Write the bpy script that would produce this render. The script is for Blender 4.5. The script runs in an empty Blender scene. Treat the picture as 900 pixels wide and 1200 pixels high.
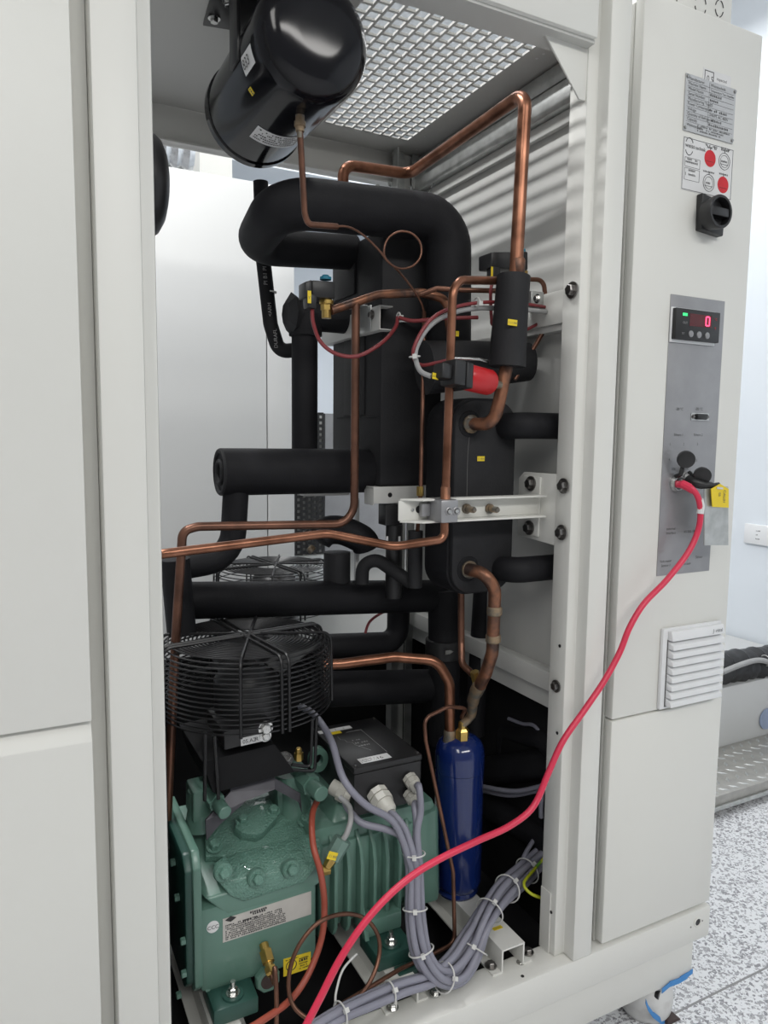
import bpy, bmesh, math, random
from mathutils import Vector as V, Matrix, Quaternion
random.seed(7)
C = bpy.context.scene.collection
S = bpy.context.scene
PI = math.pi

# ------------------------------------------------------------------ camera, world, lights, exposure
FPX = 849.93
YAW, PITCH, ROLL = math.radians(27.1946), math.radians(5.9825), math.radians(0.6486)
CAM = V((0, 0, 1.0))
_f = V((math.sin(YAW)*math.cos(PITCH), math.cos(YAW)*math.cos(PITCH), -math.sin(PITCH)))
_r0 = V((math.cos(YAW), -math.sin(YAW), 0)); _u0 = _r0.cross(_f)
_r = _r0*math.cos(ROLL) + _u0*math.sin(ROLL); _u = -_r0*math.sin(ROLL) + _u0*math.cos(ROLL)
cd = bpy.data.cameras.new('camera'); cam = bpy.data.objects.new('camera', cd); C.objects.link(cam)
cd.sensor_fit = 'VERTICAL'; cd.sensor_height = 36; cd.lens = FPX/1200*36; cd.clip_start = .02; cd.clip_end = 60
M4 = Matrix((_r, _u, -_f)).transposed().to_4x4(); M4.translation = CAM
cam.matrix_world = M4; S.camera = cam
S.view_settings.view_transform = 'Standard'; S.view_settings.look = 'None'
S.view_settings.gamma = 1; S.view_settings.use_curve_mapping = False
S.view_settings.exposure = -0.06
W = bpy.data.worlds.new('world'); S.world = W; W.use_nodes = True
W.node_tree.nodes['Background'].inputs[0].default_value = (.93, .96, 1, 1)
W.node_tree.nodes['Background'].inputs[1].default_value = .30

def area(name, loc, target, sx, sy, power, color=(1, 1, 1)):
    l = bpy.data.lights.new(name, 'AREA'); l.shape = 'RECTANGLE'; l.size = sx; l.size_y = sy; l.energy = power; l.color = color
    o = bpy.data.objects.new(name, l); C.objects.link(o); o.location = loc
    o.rotation_euler = (V(target)-V(loc)).to_track_quat('-Z', 'Y').to_euler(); return o
area('lamp_front', (.6, -1.9, 2.62), (.6, -1.4, 0), 2.4, .5, 62, (1, .985, .95))
area('lamp_front', (-1.2, -.9, 2.62), (-1.0, -.5, 0), .5, 1.8, 24, (1, .985, .95))
area('lamp_above', (-.20, 1.28, 2.66), (.62, 1.28, 1.5), 1.0, .045, 42)  # unseen tube, added and kept narrow to stripe the right wall through the grate
area('lamp_above', (.65, 1.5, 2.66), (.65, 1.5, 0), .10, 1.2, 9)
area('lamp_back', (1.2, 3.2, 2.62), (1.2, 3.2, 0), 2.4, .6, 24)
area('lamp_aisle', (2.15, 1.75, 2.62), (2.15, 1.75, 0), .4, 1.6, 14)

# ------------------------------------------------------------------ point helpers: a pixel of the 900 x 1200 frame on a plane of the world
def ray(px, py): return _r*((px-450)/FPX) - _u*((py-600)/FPX) + _f
def at(px, py, y): d = ray(px, py); return CAM + d*(y/d.y)
def atx(px, py, x): d = ray(px, py); return CAM + d*(x/d.x)
def atz(px, py, z): d = ray(px, py); return CAM + d*((z-1.0)/d.z)
def ats(L): return [at(*p) for p in L]

# ------------------------------------------------------------------ materials
MT = {}
def mat(name, col, rough=.5, metal=0., noise=None, bump=None, coat=0., emit=None, spec=.5, alpha=None):
    """noise=(scale, other colour, contrast lo, hi); bump=(scale, strength)"""
    m = bpy.data.materials.new(name); m.use_nodes = True; nt = m.node_tree; N = nt.nodes; L = nt.links
    b = N['Principled BSDF']; b.inputs['Base Color'].default_value = (*col, 1); b.inputs['Roughness'].default_value = rough
    b.inputs['Metallic'].default_value = metal; b.inputs['Coat Weight'].default_value = coat; b.inputs['Specular IOR Level'].default_value = spec
    tc = N.new('ShaderNodeTexCoord')
    if noise:
        n = N.new('ShaderNodeTexNoise'); n.inputs['Scale'].default_value = noise[0]; n.inputs['Detail'].default_value = 4
        L.new(tc.outputs['Object'], n.inputs['Vector'])
        cr = N.new('ShaderNodeValToRGB'); cr.color_ramp.elements[0].position = noise[2]; cr.color_ramp.elements[1].position = noise[3]
        cr.color_ramp.elements[0].color = (*col, 1); cr.color_ramp.elements[1].color = (*noise[1], 1)
        L.new(n.outputs['Fac'], cr.inputs[0]); L.new(cr.outputs[0], b.inputs['Base Color'])
    if bump:
        n2 = N.new('ShaderNodeTexNoise'); n2.inputs['Scale'].default_value = bump[0]; n2.inputs['Detail'].default_value = 3
        L.new(tc.outputs['Object'], n2.inputs['Vector'])
        bp = N.new('ShaderNodeBump'); bp.inputs['Strength'].default_value = bump[1]; bp.inputs['Distance'].default_value = bump[2] if len(bump) > 2 else .001
        L.new(n2.outputs['Fac'], bp.inputs['Height']); L.new(bp.outputs[0], b.inputs['Normal'])
    if emit:
        b.inputs['Emission Color'].default_value = (*emit[0], 1); b.inputs['Emission Strength'].default_value = emit[1]
    MT[name] = m; return m
def sr(r, g, b):
    f = lambda c: (c/255/12.92 if c/255 <= .04045 else ((c/255+.055)/1.055)**2.4)
    return (f(r), f(g), f(b))
cream = mat('cream_paint', (.70, .70, .66), .42, noise=(3, (.68, .675, .64), .3, .7), bump=(260, .06))
inner = mat('inner_grey_paint', (.50, .50, .48), .40, bump=(200, .10))
galv = mat('galvanised_steel', (.55, .56, .55), .38, .75, noise=(45, (.42, .43, .42), .35, .65), bump=(120, .05))
foam = mat('black_rubber_foam', (.0070, .0070, .0088), .66, noise=(18, (.0108, .0108, .0128), .35, .7), bump=(320, .25), spec=.25)
foam2 = mat('charcoal_foam_sheet', (.013, .013, .015), .68, noise=(14, (.020, .020, .0215), .4, .75), bump=(240, .3), spec=.35)
tankm = mat('gloss_black_paint', (.004, .004, .006), .13, noise=(4, (.006, .006, .008), .3, .7), coat=.0, spec=.33)
blackp = mat('black_plastic', (.012, .012, .013), .42, noise=(60, (.016, .016, .017), .3, .7))
blackm = mat('black_metal', (.010, .010, .011), .32, noise=(40, (.016, .016, .017), .3, .7))
sheetb = mat('shade_and_plate_black', (.008, .008, .009), .7, noise=(20, (.011, .011, .012), .3, .7), spec=.2)  # shadow black for the added sheets; also colours the fan motor plate
wirem = mat('black_wire', (.008, .008, .009), .35, noise=(40, (.012, .012, .013), .3, .7))
greyplate = mat('dark_grey_sheet', (.055, .053, .062), .45, .3, noise=(20, (.09, .088, .10), .3, .7))
copper = mat('copper', (.30, .135, .082), .30, .8, noise=(26, (.15, .062, .035), .40, .68), bump=(90, .04))
copperb = mat('burnt_copper', (.27, .12, .068), .42, .65, noise=(34, (.075, .048, .040), .42, .62), bump=(120, .1))
copperd = mat('dark_copper', (.20, .095, .062), .36, .7, noise=(30, (.11, .055, .038), .35, .7))
solder = mat('solder_grey', (.16, .15, .13), .5, .6, noise=(60, (.30, .22, .14), .4, .6), bump=(150, .3))
brass = mat('brass', (.55, .38, .11), .28, .85, noise=(50, (.40, .27, .09), .4, .7))
chrome = mat('zinc_bolt', (.60, .60, .58), .22, .95, noise=(80, (.42, .42, .42), .35, .65))
darkbolt = mat('dark_steel_bolt', (.16, .155, .15), .28, .9, noise=(80, (.28, .27, .26), .35, .65))
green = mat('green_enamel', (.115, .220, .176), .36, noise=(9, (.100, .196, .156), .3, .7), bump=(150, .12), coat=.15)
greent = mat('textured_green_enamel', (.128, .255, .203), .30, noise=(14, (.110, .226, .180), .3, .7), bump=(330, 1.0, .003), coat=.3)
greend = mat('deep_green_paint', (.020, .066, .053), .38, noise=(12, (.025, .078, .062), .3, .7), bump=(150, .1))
greens = mat('pale_green_plastic', (.15, .24, .205), .45, noise=(30, (.135, .215, .185), .3, .7))
blue = mat('blue_enamel', (.006, .018, .105), .16, noise=(6, (.007, .020, .118), .3, .7), coat=.5)
greycable = mat('grey_cable', (.235, .235, .285), .42, noise=(30, (.215, .215, .262), .3, .7))
greycable2 = mat('pale_grey_cable', (.34, .34, .34), .45, noise=(30, (.31, .31, .31), .3, .7))
redcable = mat('red_cable', (.68, .035, .085), .35, noise=(20, (.62, .03, .075), .3, .7))
redwire = mat('dark_red_silicone', (.22, .030, .036), .42, noise=(20, (.19, .027, .03), .3, .7))
orange = mat('orange_red_hose', (.36, .075, .045), .42, noise=(20, (.31, .066, .04), .3, .7))
redp = mat('red_plastic', (.52, .012, .018), .32, noise=(30, (.45, .012, .016), .3, .7))
yellow = mat('yellow_label', (.78, .58, .02), .5, noise=(30, (.74, .55, .02), .3, .7))
white = mat('white_label', (.70, .70, .70), .45, noise=(30, (.66, .66, .66), .3, .7))
silverl = mat('silver_label', (.55, .53, .49), .42, .2, noise=(40, (.50, .48, .45), .3, .7))
platel = mat('engraved_plate', (.52, .53, .54), .4, .25, noise=(40, (.48, .49, .5), .3, .7))
ink = mat('black_ink', (.02, .02, .022), .6, noise=(40, (.03, .03, .03), .3, .7))
inkg = mat('grey_ink', (.09, .09, .09), .6, noise=(40, (.11, .11, .11), .3, .7))
inkw = mat('pale_print', (.30, .30, .30), .6, noise=(40, (.25, .25, .25), .3, .7))
redink = mat('red_print', (.60, .01, .02), .5, noise=(40, (.52, .01, .02), .3, .7))
nylon = mat('white_nylon', (.62, .62, .60), .4, noise=(60, (.56, .56, .54), .3, .7))
gland = mat('pale_grey_nylon', (.50, .49, .44), .4, noise=(60, (.45, .44, .40), .3, .7))
alu = mat('brushed_aluminium', (.33, .33, .34), .38, .5, noise=(30, (.30, .30, .31), .35, .65))
ventw = mat('white_grille_plastic', (.74, .75, .76), .4, noise=(30, (.71, .72, .73), .3, .7))
coilblue = mat('teal_plastic', (.01, .20, .30), .4, noise=(30, (.01, .17, .26), .3, .7))
yg = mat('yellow_green_wire', (.42, .45, .02), .4, noise=(25, (.10, .28, .03), .52, .58))
pan = mat('black_floor_pan', (.010, .010, .011), .5, noise=(8, (.015, .015, .016), .3, .7))
digit = mat('red_led_digit', (.5, .02, .05), .4, emit=((1, .06, .16), 3.0))
digoff = mat('dark_red_led_window', (.10, .006, .010), .25, noise=(60, (.07, .005, .008), .3, .7))
ledg = mat('green_led', (.02, .5, .1), .4, emit=((.05, .9, .25), 1.2))
wallw = mat('blue_white_wall', (.70, .745, .79), .5, noise=(1.5, (.67, .715, .765), .3, .7))
ceilm = mat('white_ceiling', (.66, .67, .67), .6, noise=(2, (.63, .64, .64), .3, .7))
panelw = mat('white_panel_paint', (.56, .565, .56), .38, noise=(2, (.545, .55, .545), .3, .7))
foil = mat('crinkled_foil', (.75, .76, .77), .22, .9, noise=(60, (.60, .61, .62), .35, .65), bump=(45, 1.0))
checker = mat('checker_aluminium', (.45, .44, .41), .42, .6, noise=(30, (.38, .37, .35), .35, .65))
tape = mat('blue_masking_tape', (.05, .22, .55), .6, noise=(60, (.07, .28, .62), .3, .7))
brown = mat('dark_brown_rubber', (.035, .02, .018), .5, noise=(40, (.05, .03, .026), .3, .7))
whitep = mat('scuffed_white_paint', (.66, .66, .65), .5, noise=(40, (.52, .51, .50), .5, .8), bump=(40, .3))
skyblue = mat('pale_blue_plastic', (.30, .36, .50), .4, noise=(30, (.27, .33, .46), .3, .7))

def floor_mat():
    m = bpy.data.materials.new('speckled_vinyl'); m.use_nodes = True; nt = m.node_tree; N = nt.nodes; L = nt.links
    b = N['Principled BSDF']; b.inputs['Roughness'].default_value = .38
    tc = N.new('ShaderNodeTexCoord')
    nz = N.new('ShaderNodeTexNoise'); nz.inputs['Scale'].default_value = 110; L.new(tc.outputs['Object'], nz.inputs['Vector'])
    mx = N.new('ShaderNodeMixRGB'); mx.blend_type = 'LINEAR_LIGHT'; mx.inputs[0].default_value = .006
    L.new(tc.outputs['Object'], mx.inputs[1]); L.new(nz.outputs['Color'], mx.inputs[2])
    prev = None
    for sc, th, colr in ((200, .20, (.25, .25, .27, 1)), (140, .10, (.36, .36, .38, 1)), (280, .16, (.46, .46, .48, 1))):
        vo = N.new('ShaderNodeTexVoronoi'); vo.inputs['Scale'].default_value = sc; L.new(mx.outputs[0], vo.inputs['Vector'])
        sp = N.new('ShaderNodeSeparateColor'); L.new(vo.outputs['Color'], sp.inputs[0])
        lt = N.new('ShaderNodeMath'); lt.operation = 'LESS_THAN'; lt.inputs[1].default_value = th; L.new(sp.outputs[0], lt.inputs[0])
        mi = N.new('ShaderNodeMixRGB'); L.new(lt.outputs[0], mi.inputs[0]); mi.inputs[2].default_value = colr
        if prev: L.new(prev.outputs[0], mi.inputs[1])
        else: mi.inputs[1].default_value = (.76, .77, .79, 1)
        prev = mi
    L.new(prev.outputs[0], b.inputs['Base Color']); return m
floorm = floor_mat()

# ------------------------------------------------------------------ mesh builder
FZ = -.055
ROOT = {}
class MB:
    def __init__(s): s.v = []; s.f = []
    def add(s, vs, fs):
        n = len(s.v); s.v += [V(p) for p in vs]; s.f += [tuple(i+n for i in f) for f in fs]; return s
    def box(s, x0, x1, y0, y1, z0, z1):
        return s.add([(x0,y0,z0),(x1,y0,z0),(x1,y1,z0),(x0,y1,z0),(x0,y0,z1),(x1,y0,z1),(x1,y1,z1),(x0,y1,z1)],
                     [(0,3,2,1),(4,5,6,7),(0,1,5,4),(1,2,6,5),(2,3,7,6),(3,0,4,7)])
    def prism(s, poly, ext):
        """closed polygon of 3D points pushed along ext"""
        poly = [V(p) for p in poly]; e = V(ext); n = len(poly)
        nrm = V((0,0,0))
        for i in range(n): nrm += poly[i].cross(poly[(i+1) % n])
        if nrm.dot(e) > 0: poly.reverse()
        return s.add(poly+[p+e for p in poly], [tuple(range(n)), tuple(reversed(range(n, 2*n)))] + [((i+1) % n, i, n+i, n+(i+1) % n) for i in range(n)])
    def sweep(s, path, r, seg=12, caps=True, closed=False):
        """round tube along sampled points; r a number or a list"""
        P = [V(p) for p in path]; n = len(P); R = r if isinstance(r, (list, tuple)) else [r]*n
        T = []
        for i in range(n):
            a = P[(i-1) % n] if closed else P[max(i-1, 0)]; b = P[(i+1) % n] if closed else P[min(i+1, n-1)]
            t = b-a; T.append(t.normalized() if t.length > 1e-9 else V((0,0,1)))
        u = T[0].orthogonal().normalized(); vs = []
        for i in range(n):
            if i:
                q = T[i-1].rotation_difference(T[i]); u = (q @ u); u = (u - T[i]*u.dot(T[i])).normalized()
            w = T[i].cross(u)
            for k in range(seg):
                a = 2*PI*k/seg; vs.append(P[i] + (u*math.cos(a)+w*math.sin(a))*R[i])
        fs = []
        for i in range(n if closed else n-1):
            j = (i+1) % n
            for k in range(seg):
                k2 = (k+1) % seg; fs.append((i*seg+k, i*seg+k2, j*seg+k2, j*seg+k))
        if caps and not closed: fs += [tuple(reversed(range(seg))), tuple((n-1)*seg+k for k in range(seg))]
        return s.add(vs, fs)
    def cyl(s, a, b, r, r2=None, seg=20): return s.sweep([a, b], [r, r if r2 is None else r2], seg)
    def lathe(s, o, d, prof, seg=28):
        """prof: (distance along d, radius)"""
        o = V(o); d = V(d).normalized(); return s.sweep2([o+d*h for h, _ in prof], d, [max(r, 1e-5) for _, r in prof], seg)
    def sweep2(s, P, d, R, seg, phase=0.):
        u = d.orthogonal().normalized(); w = d.cross(u); vs = []
        for p, r in zip(P, R):
            for k in range(seg): a = 2*PI*(k+phase)/seg; vs.append(p+(u*math.cos(a)+w*math.sin(a))*r)
        n = len(P); fs = [tuple(reversed(range(seg))), tuple((n-1)*seg+k for k in range(seg))]
        for i in range(n-1):
            for k in range(seg): k2 = (k+1) % seg; fs.append((i*seg+k, i*seg+k2, (i+1)*seg+k2, (i+1)*seg+k))
        return s.add(vs, fs)
    def ring(s, c, d, R, r, n=36, seg=6):
        d = V(d).normalized(); u = d.orthogonal().normalized(); w = d.cross(u); c = V(c)
        return s.sweep([c+(u*math.cos(2*PI*k/n)+w*math.sin(2*PI*k/n))*R for k in range(n)], r, seg, closed=True)
    def hull(s, pts):
        bm = bmesh.new()
        for p in pts: bm.verts.new(p)
        res = bmesh.ops.convex_hull(bm, input=bm.verts)
        for v in [v for v in bm.verts if not v.link_faces]: bm.verts.remove(v)
        bmesh.ops.dissolve_limit(bm, angle_limit=.02, verts=bm.verts, edges=bm.edges)
        bmesh.ops.recalc_face_normals(bm, faces=bm.faces)
        bm.verts.index_update(); s.add([v.co.copy() for v in bm.verts], [tuple(v.index for v in f.verts) for f in bm.faces]); bm.free(); return s
    def mesh(s, name, m, origin=(0,0,0), smooth=35, bev=0):
        o = V(origin); me = bpy.data.meshes.new(name); me.from_pydata([p-o for p in s.v], [], s.f)
        if bev:
            bm = bmesh.new(); bm.from_mesh(me)
            ed = [e for e in bm.edges if len(e.link_faces) == 2 and e.calc_face_angle(0) > .5]
            bmesh.ops.bevel(bm, geom=ed, offset=bev, segments=2, profile=.5, affect='EDGES', clamp_overlap=True)
            bm.to_mesh(me); bm.free()
        if smooth:
            for p in me.polygons: p.use_smooth = True
            me.set_sharp_from_angle(angle=math.radians(smooth))
        me.materials.append(m); me.update(); return me
    def centre(s):
        xs = [p.x for p in s.v]; ys = [p.y for p in s.v]; zs = [p.z for p in s.v]
        return V(((min(xs)+max(xs))/2, (min(ys)+max(ys))/2, min(zs)))
    def top(s, name, m, label, cat, group=None, **k):
        c = s.centre(); o = bpy.data.objects.new(name, s.mesh(name, m, c, **k)); C.objects.link(o); o.location = c; ROOT[o] = c
        return tag(o, label, cat, group)
    def part(s, name, m, parent, label=None, **k):
        c = ROOT[parent]; o = bpy.data.objects.new(name, s.mesh(name, m, c, **k)); C.objects.link(o); o.parent = parent; ROOT[o] = c
        if label: o['label'] = label
        return o
    def struct(s, name, m, **k):
        o = bpy.data.objects.new(name, s.mesh(name, m, (0,0,0), **k)); C.objects.link(o); o['kind'] = 'structure'; ROOT[o] = V((0,0,0)); return o
def tag(o, label, cat, group=None):
    o['label'] = label; o['category'] = cat
    if group: o['group'] = group
    return o
def thing(name, loc, label, cat, group=None):
    o = bpy.data.objects.new(name, None); C.objects.link(o); o.location = loc; o.empty_display_size = .02; ROOT[o] = V(loc); return tag(o, label, cat, group)
def inst(name, me, parent, pos, d=None, label=None):
    """a piece sharing mesh data (built along +Z at its own origin), put at pos pointing along d"""
    o = bpy.data.objects.new(name, me); C.objects.link(o); o.parent = parent
    o.location = V(pos)-ROOT[parent]; ROOT[o] = ROOT[parent]
    if d is not None: o.rotation_euler = V(d).to_track_quat('Z', 'Y').to_euler()
    if label: o['label'] = label
    return o
_bm = {}
def bolt(parent, pos, d, r, m, name='bolt', washer=True, h=1.0):
    key = (round(r, 5), m.name, washer, h)
    if key not in _bm:
        b = MB()
        if washer: b.lathe((0,0,0), (0,0,1), [(0, r*1.45), (r*.25, r*1.45)], 18)
        b.sweep2([V((0,0,r*.2)), V((0,0,r*.95*h)), V((0,0,r*1.1*h))], V((0,0,1)), [r, r, r*.82], 6)
        _bm[key] = b.mesh('bolt', m, smooth=30)
    return inst(name, _bm[key], parent, pos, d)
def fillet(P, R, n=7):
    P = [V(p) for p in P]; out = [P[0]]
    for i in range(1, len(P)-1):
        a = (P[i-1]-P[i]); b = (P[i+1]-P[i]); la, lb = a.length, b.length; a.normalize(); b.normalize()
        th = PI - a.angle(b)
        if th < .03: out.append(P[i]); continue
        t = min(R*math.tan(th/2), la*.49, lb*.49); A = P[i]+a*t; B = P[i]+b*t; rr = t/math.tan(th/2)
        cen = P[i] + (a+b).normalized()*(rr/math.cos(th/2)); va = A-cen; vb = B-cen; k = max(3, int(n*th/1.5)+1)
        ax = va.cross(vb).normalized()
        for j in range(k+1): out.append(cen + Quaternion(ax, th*j/k) @ va)
    out.append(P[-1]); return out
def spline(P, n=8, closed=False):
    P = [V(p) for p in P]; out = []; m = len(P)
    for i in range(m if closed else m-1):
        g = (lambda j: P[j % m]) if closed else (lambda j: P[min(max(j, 0), m-1)])
        p0, p1, p2, p3 = g(i-1), g(i), g(i+1), g(i+2)
        for k in range(n):
            t = k/n; out.append(.5*((2*p1)+(p2-p0)*t+(2*p0-5*p1+4*p2-p3)*t*t+(3*p1-p0-3*p2+p3)*t**3))
    if not closed: out.append(P[-1])
    return out
def pipe(name, pts, r, m, label, cat='pipe', bend=.02, seg=14, group=None):
    return MB().sweep(fillet(pts, bend), r, seg).top(name, m, label, cat, group, smooth=50)
def cable(name, pts, r, m, label, cat='cable', seg=9, group=None, n=8):
    return MB().sweep(spline(pts, n), r, seg).top(name, m, label, cat, group, smooth=60)
_pool = {}
def textmesh(s, size, align='LEFT'):
    cu = bpy.data.curves.new('t', 'FONT'); cu.body = s; cu.size = size; cu.align_x = align; cu.extrude = 0; cu.resolution_u = 3
    o = bpy.data.objects.new('t', cu); C.objects.link(o); me = bpy.data.meshes.new_from_object(o)
    vs = [v.co.copy() for v in me.vertices]; fs = [tuple(p.vertices) for p in me.polygons]
    bpy.data.objects.remove(o); bpy.data.curves.remove(cu); bpy.data.meshes.remove(me); return vs, fs
def frame(o, u, n):
    """matrix with x along u, z along n (towards the reader)"""
    u = V(u).normalized(); n = V(n); n = (n-u*n.dot(u)).normalized(); w = n.cross(u)
    m = Matrix((u, w, n)).transposed().to_4x4(); m.translation = V(o); return m
def lettering(parent, lines, F, m, name='lettering', lift=.0004):
    """lines: (text, x, y, size[, align]) in the frame F"""
    b = MB()
    for L in lines:
        vs, fs = textmesh(L[0], L[3], L[4] if len(L) > 4 else 'LEFT')
        b.add([F @ V((p.x+L[1], p.y+L[2], lift)) for p in vs], fs)
    return b.part(name, m, parent, smooth=0)
def scribble(b, F, x, y, w, h, z=.0004, seed=1):
    """a line of print too small to read: broken short strokes"""
    rn = random.Random(seed*977+int(w*1e5)); e = x+w
    while x < e-h*.3:
        k = min(h*rn.uniform(.35, .8), e-x)
        if rn.random() > .16: b.add([F @ V(p) for p in ((x,y+h*.1*rn.random(),z),(x+k,y+h*.1*rn.random(),z),(x+k,y+h*rn.uniform(.6,1),z),(x,y+h*rn.uniform(.6,1),z))], [(0,1,2,3)])
        x += k+h*.28
def quad(F, x0, x1, y0, y1, z0=0., z1=.0003):
    b = MB().box(x0, x1, y0, y1, z0, z1); b.v = [F @ p for p in b.v]; return b
def sticker(parent, F, w, h, m, lines=(), tm=None, name='label_sticker', label=None):
    st = quad(F, -w/2, w/2, -h/2, h/2, 0, .0004).part(name, m, parent, label, smooth=0)
    if lines: lettering(st, lines, F, tm or ink, lift=.0007)
    return st
FY = lambda o: frame(o, (1,0,0), (0,-1,0))     # faces the front
UP = V((0,0,1)); FR = V((0,-1,0))

# ------------------------------------------------------------------ the room
fl = MB().box(-3, 6, -3, 6, FZ-.02, FZ).struct('floor', floorm, smooth=0)
for i, y in enumerate((.850, -1.15)):
    MB().box(-3, 6, y-.002, y+.002, FZ-.001, FZ+.0006).part('floor_joint', inkw, fl, smooth=0)
MB().box(-3, 6, 4.6, 4.7, FZ, 2.75).struct('wall_back', wallw, smooth=0)
wr = MB().box(2.62, 2.7, -3, 4.6, FZ, 2.75).struct('wall_right', wallw, smooth=0)
MB().box(-3, 6, -3, 6, 2.75, 2.8).struct('ceiling', ceilm, smooth=0)
MB().box(2.612, 2.62, 2.3, 2.55, FZ, .62).part('wall_panel', wallw, wr, smooth=0)

# ------------------------------------------------------------------ machine frame
mf = thing('machine_frame', (.445, 1.08, 0), 'cream steel machine frame with open front, right of the tall blank panels', 'machine frame')
Z0, Z1 = .172, 1.68
def P2(pl, z0, z1): return MB().prism([(x, y, z0) for x, y in pl], (0, 0, z1-z0))
P2([(.0845,.812),(.130,.812),(.130,.834),(.1475,.834),(.1475,.870),(.0845,.870)], Z0, Z1).part('front_post', cream, mf, bev=.003)
fp = P2([(.802,.812),(.764,.812),(.764,.8345),(.7445,.8345),(.7430,.851),(.7430,.870),(.802,.870)], Z0, Z1).part('front_post', cream, mf, bev=.0025)
P2([(.7432,.845),(.7412,.845),(.7412,.868),(.7432,.868)], Z0, .275).part('post_flange', cream, mf, smooth=0)
bb = MB().box(.0845, 1.086, .8128, .868, .112, Z0).part('base_beam', cream, mf, bev=.005)
MB().box(.0845, .147, .868, 1.36, .112, Z0).part('base_beam', cream, mf, bev=.004)
MB().box(.0845, .802, 1.34, 1.40, .112, Z0).part('base_beam', cream, mf, bev=.004)
MB().box(.10, 1.072, .835, .841, .026, .114).part('skirt_panel', cream, mf, bev=.001)
MB().box(.147, .827, .868, 1.395, .116, .122).part('base_pan', pan, mf, smooth=0)
# holes and rings in the base beam
hole = at(817.5, 1080.5, .8126)
hl = MB().ring(hole+V((0,-.0002,0)), FR, .0078, .0018, 28).part('hole_rim', cream, mf)
MB().lathe(hole+V((0,.0002,0)), FR, [(0,.0070),(.0004,.0070)], 24).part('hole', blackm, mf)
for px, py in ((809.5, 1086.5), (823, 1079)):
    MB().lathe(at(px, py, .8128), FR, [(0,.0016),(.0006,.0014)], 12).part('rivet', darkbolt, mf)
MB().lathe(atz(612.3, 1144, Z0), UP, [(0,.0028),(.0006,.0026)], 14).part('hole', blackm, mf)
for px, py in ((656, 757), (653, 859), (653, 881), (646, 1069)):
    p = atx(px, py, .7426); MB().lathe(p, (-1,0,0), [(0,.0026),(.0006,.0026)], 10).part('hole', blackm, mf)
for px, py, r in ((671, 340, .0105), (652, 804, .0085)):
    bolt(mf, atx(px, py, .7425), (-1,0,0), r*.8, darkbolt)
# top beam, gusset and roof sheet
MB().box(.1475, .7435, .815, .862, 1.5500, 1.68).part('top_beam', cream, mf, bev=.003)
MB().box(.1475, .7435, .822, .866, 1.5455, 1.5500).part('top_beam_lip', inner, mf, smooth=0)
g = ats([(632,22,.837),(690.5,41,.837),(686,118,.837),(679,116,.837),(637,36,.837)])
MB().prism(g, (0,.003,0)).part('gusset_plate', cream, mf, bev=.0006)
zc = 1.580
for x0, x1, y0, y1 in ((.147,.44,.862,1.40), (.7205,.79,.862,1.40), (.44,.7205,1.3166,1.40), (.44,.7205,.840,.848)):
    MB().box(x0, x1, y0, y1, zc, zc+.002).part('roof_sheet', inner, mf, smooth=0)
for px, py in ((637, 63), (629, 68.5), (498, 160), (488, 175)):
    MB().lathe(atz(px, py, zc-.0003), -UP, [(0,.0022),(.0004,.0022)], 10).part('hole', white, mf)
b = MB(); pit = .0194; pyy = .0226; ncol = 14; xr = .7205; ya, yb = .848, 1.3166
for i in range(ncol+1):
    x = xr-i*(xr-.44)/ncol; b.box(x-.0021, x+.0021, ya, yb, zc-.0003, zc+.0034)
for i in range(ncol):
    x1 = xr-i*(xr-.44)/ncol; x0 = x1-(xr-.44)/ncol; y = yb-(pyy/2 if i % 2 else 0)
    while y > ya: b.box(x0, x1, y-.0021, y+.0021, zc, zc+.0032); y -= pyy
b.part('perforated_sheet', inner, mf, smooth=0)
# back of the roof, rear posts
MB().box(.147, .79, 1.385, 1.40, 1.515, 1.58).part('rear_beam', inner, mf, bev=.001)
MB().box(.147, .79, 1.372, 1.385, 1.515, 1.518).part('rear_beam', inner, mf, smooth=0)
for x0, x1 in ((.713,.740),(.758,.776)):
    MB().box(x0, x1, 1.365, 1.368, .17, 1.577).part('rear_post', galv, mf, smooth=0)
MB().box(.713, .716, 1.345, 1.366, .17, 1.577).part('rear_post_flange', galv, mf, smooth=0)
MB().box(.740, .760, 1.376, 1.379, .17, 1.577).part('rear_post_web', inner, mf, smooth=0)
MB().box(.147, .16, 1.36, 1.40, .17, 1.577).part('rear_post', galv, mf, smooth=0)
for px, py in ((442.5, 219), (457, 216), (484.5, 220), (461.5, 181)):
    bolt(mf, at(px, py, 1.365), FR, .0035, galv)
# right wall with its rails
MB().box(.786, .790, .87, 1.40, .60, 1.58).part('right_wall', inner, mf, smooth=0)
MB().box(.772, .786, .87, 1.37, 1.545, 1.575).part('wall_rail', galv, mf, bev=.004)
MB().box(.764, .786, .87, 1.37, 1.500, 1.540).part('wall_rail', galv, mf, bev=.005)
MB().box(.776, .786, .87, 1.37, 1.480, 1.500).part('wall_rail', inner, mf, bev=.002)
MB().box(.762, .786, .852, 1.37, .590, .622).part('wall_rail', inner, mf, bev=.002)
MB().box(.776, .786, .868, 1.37, .555, .590).part('wall_rail', inner, mf, bev=.001)
MB().box(.760, .764, .852, 1.00, 1.176, 1.226).part('wall_plate', cream, mf, bev=.001)
MB().box(.764, .786, .87, 1.37, 1.166, 1.176).part('wall_rail', inner, mf, smooth=0)
q = atx(633, 347, .755); MB().box(.735, .760, q.y-.003, q.y+.03, q.z-.018, q.z+.006).part('cable_clip', galv, mf, bev=.001); bolt(mf, atx(630, 350, .735), (-1,0,0), .005, chrome)
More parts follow.
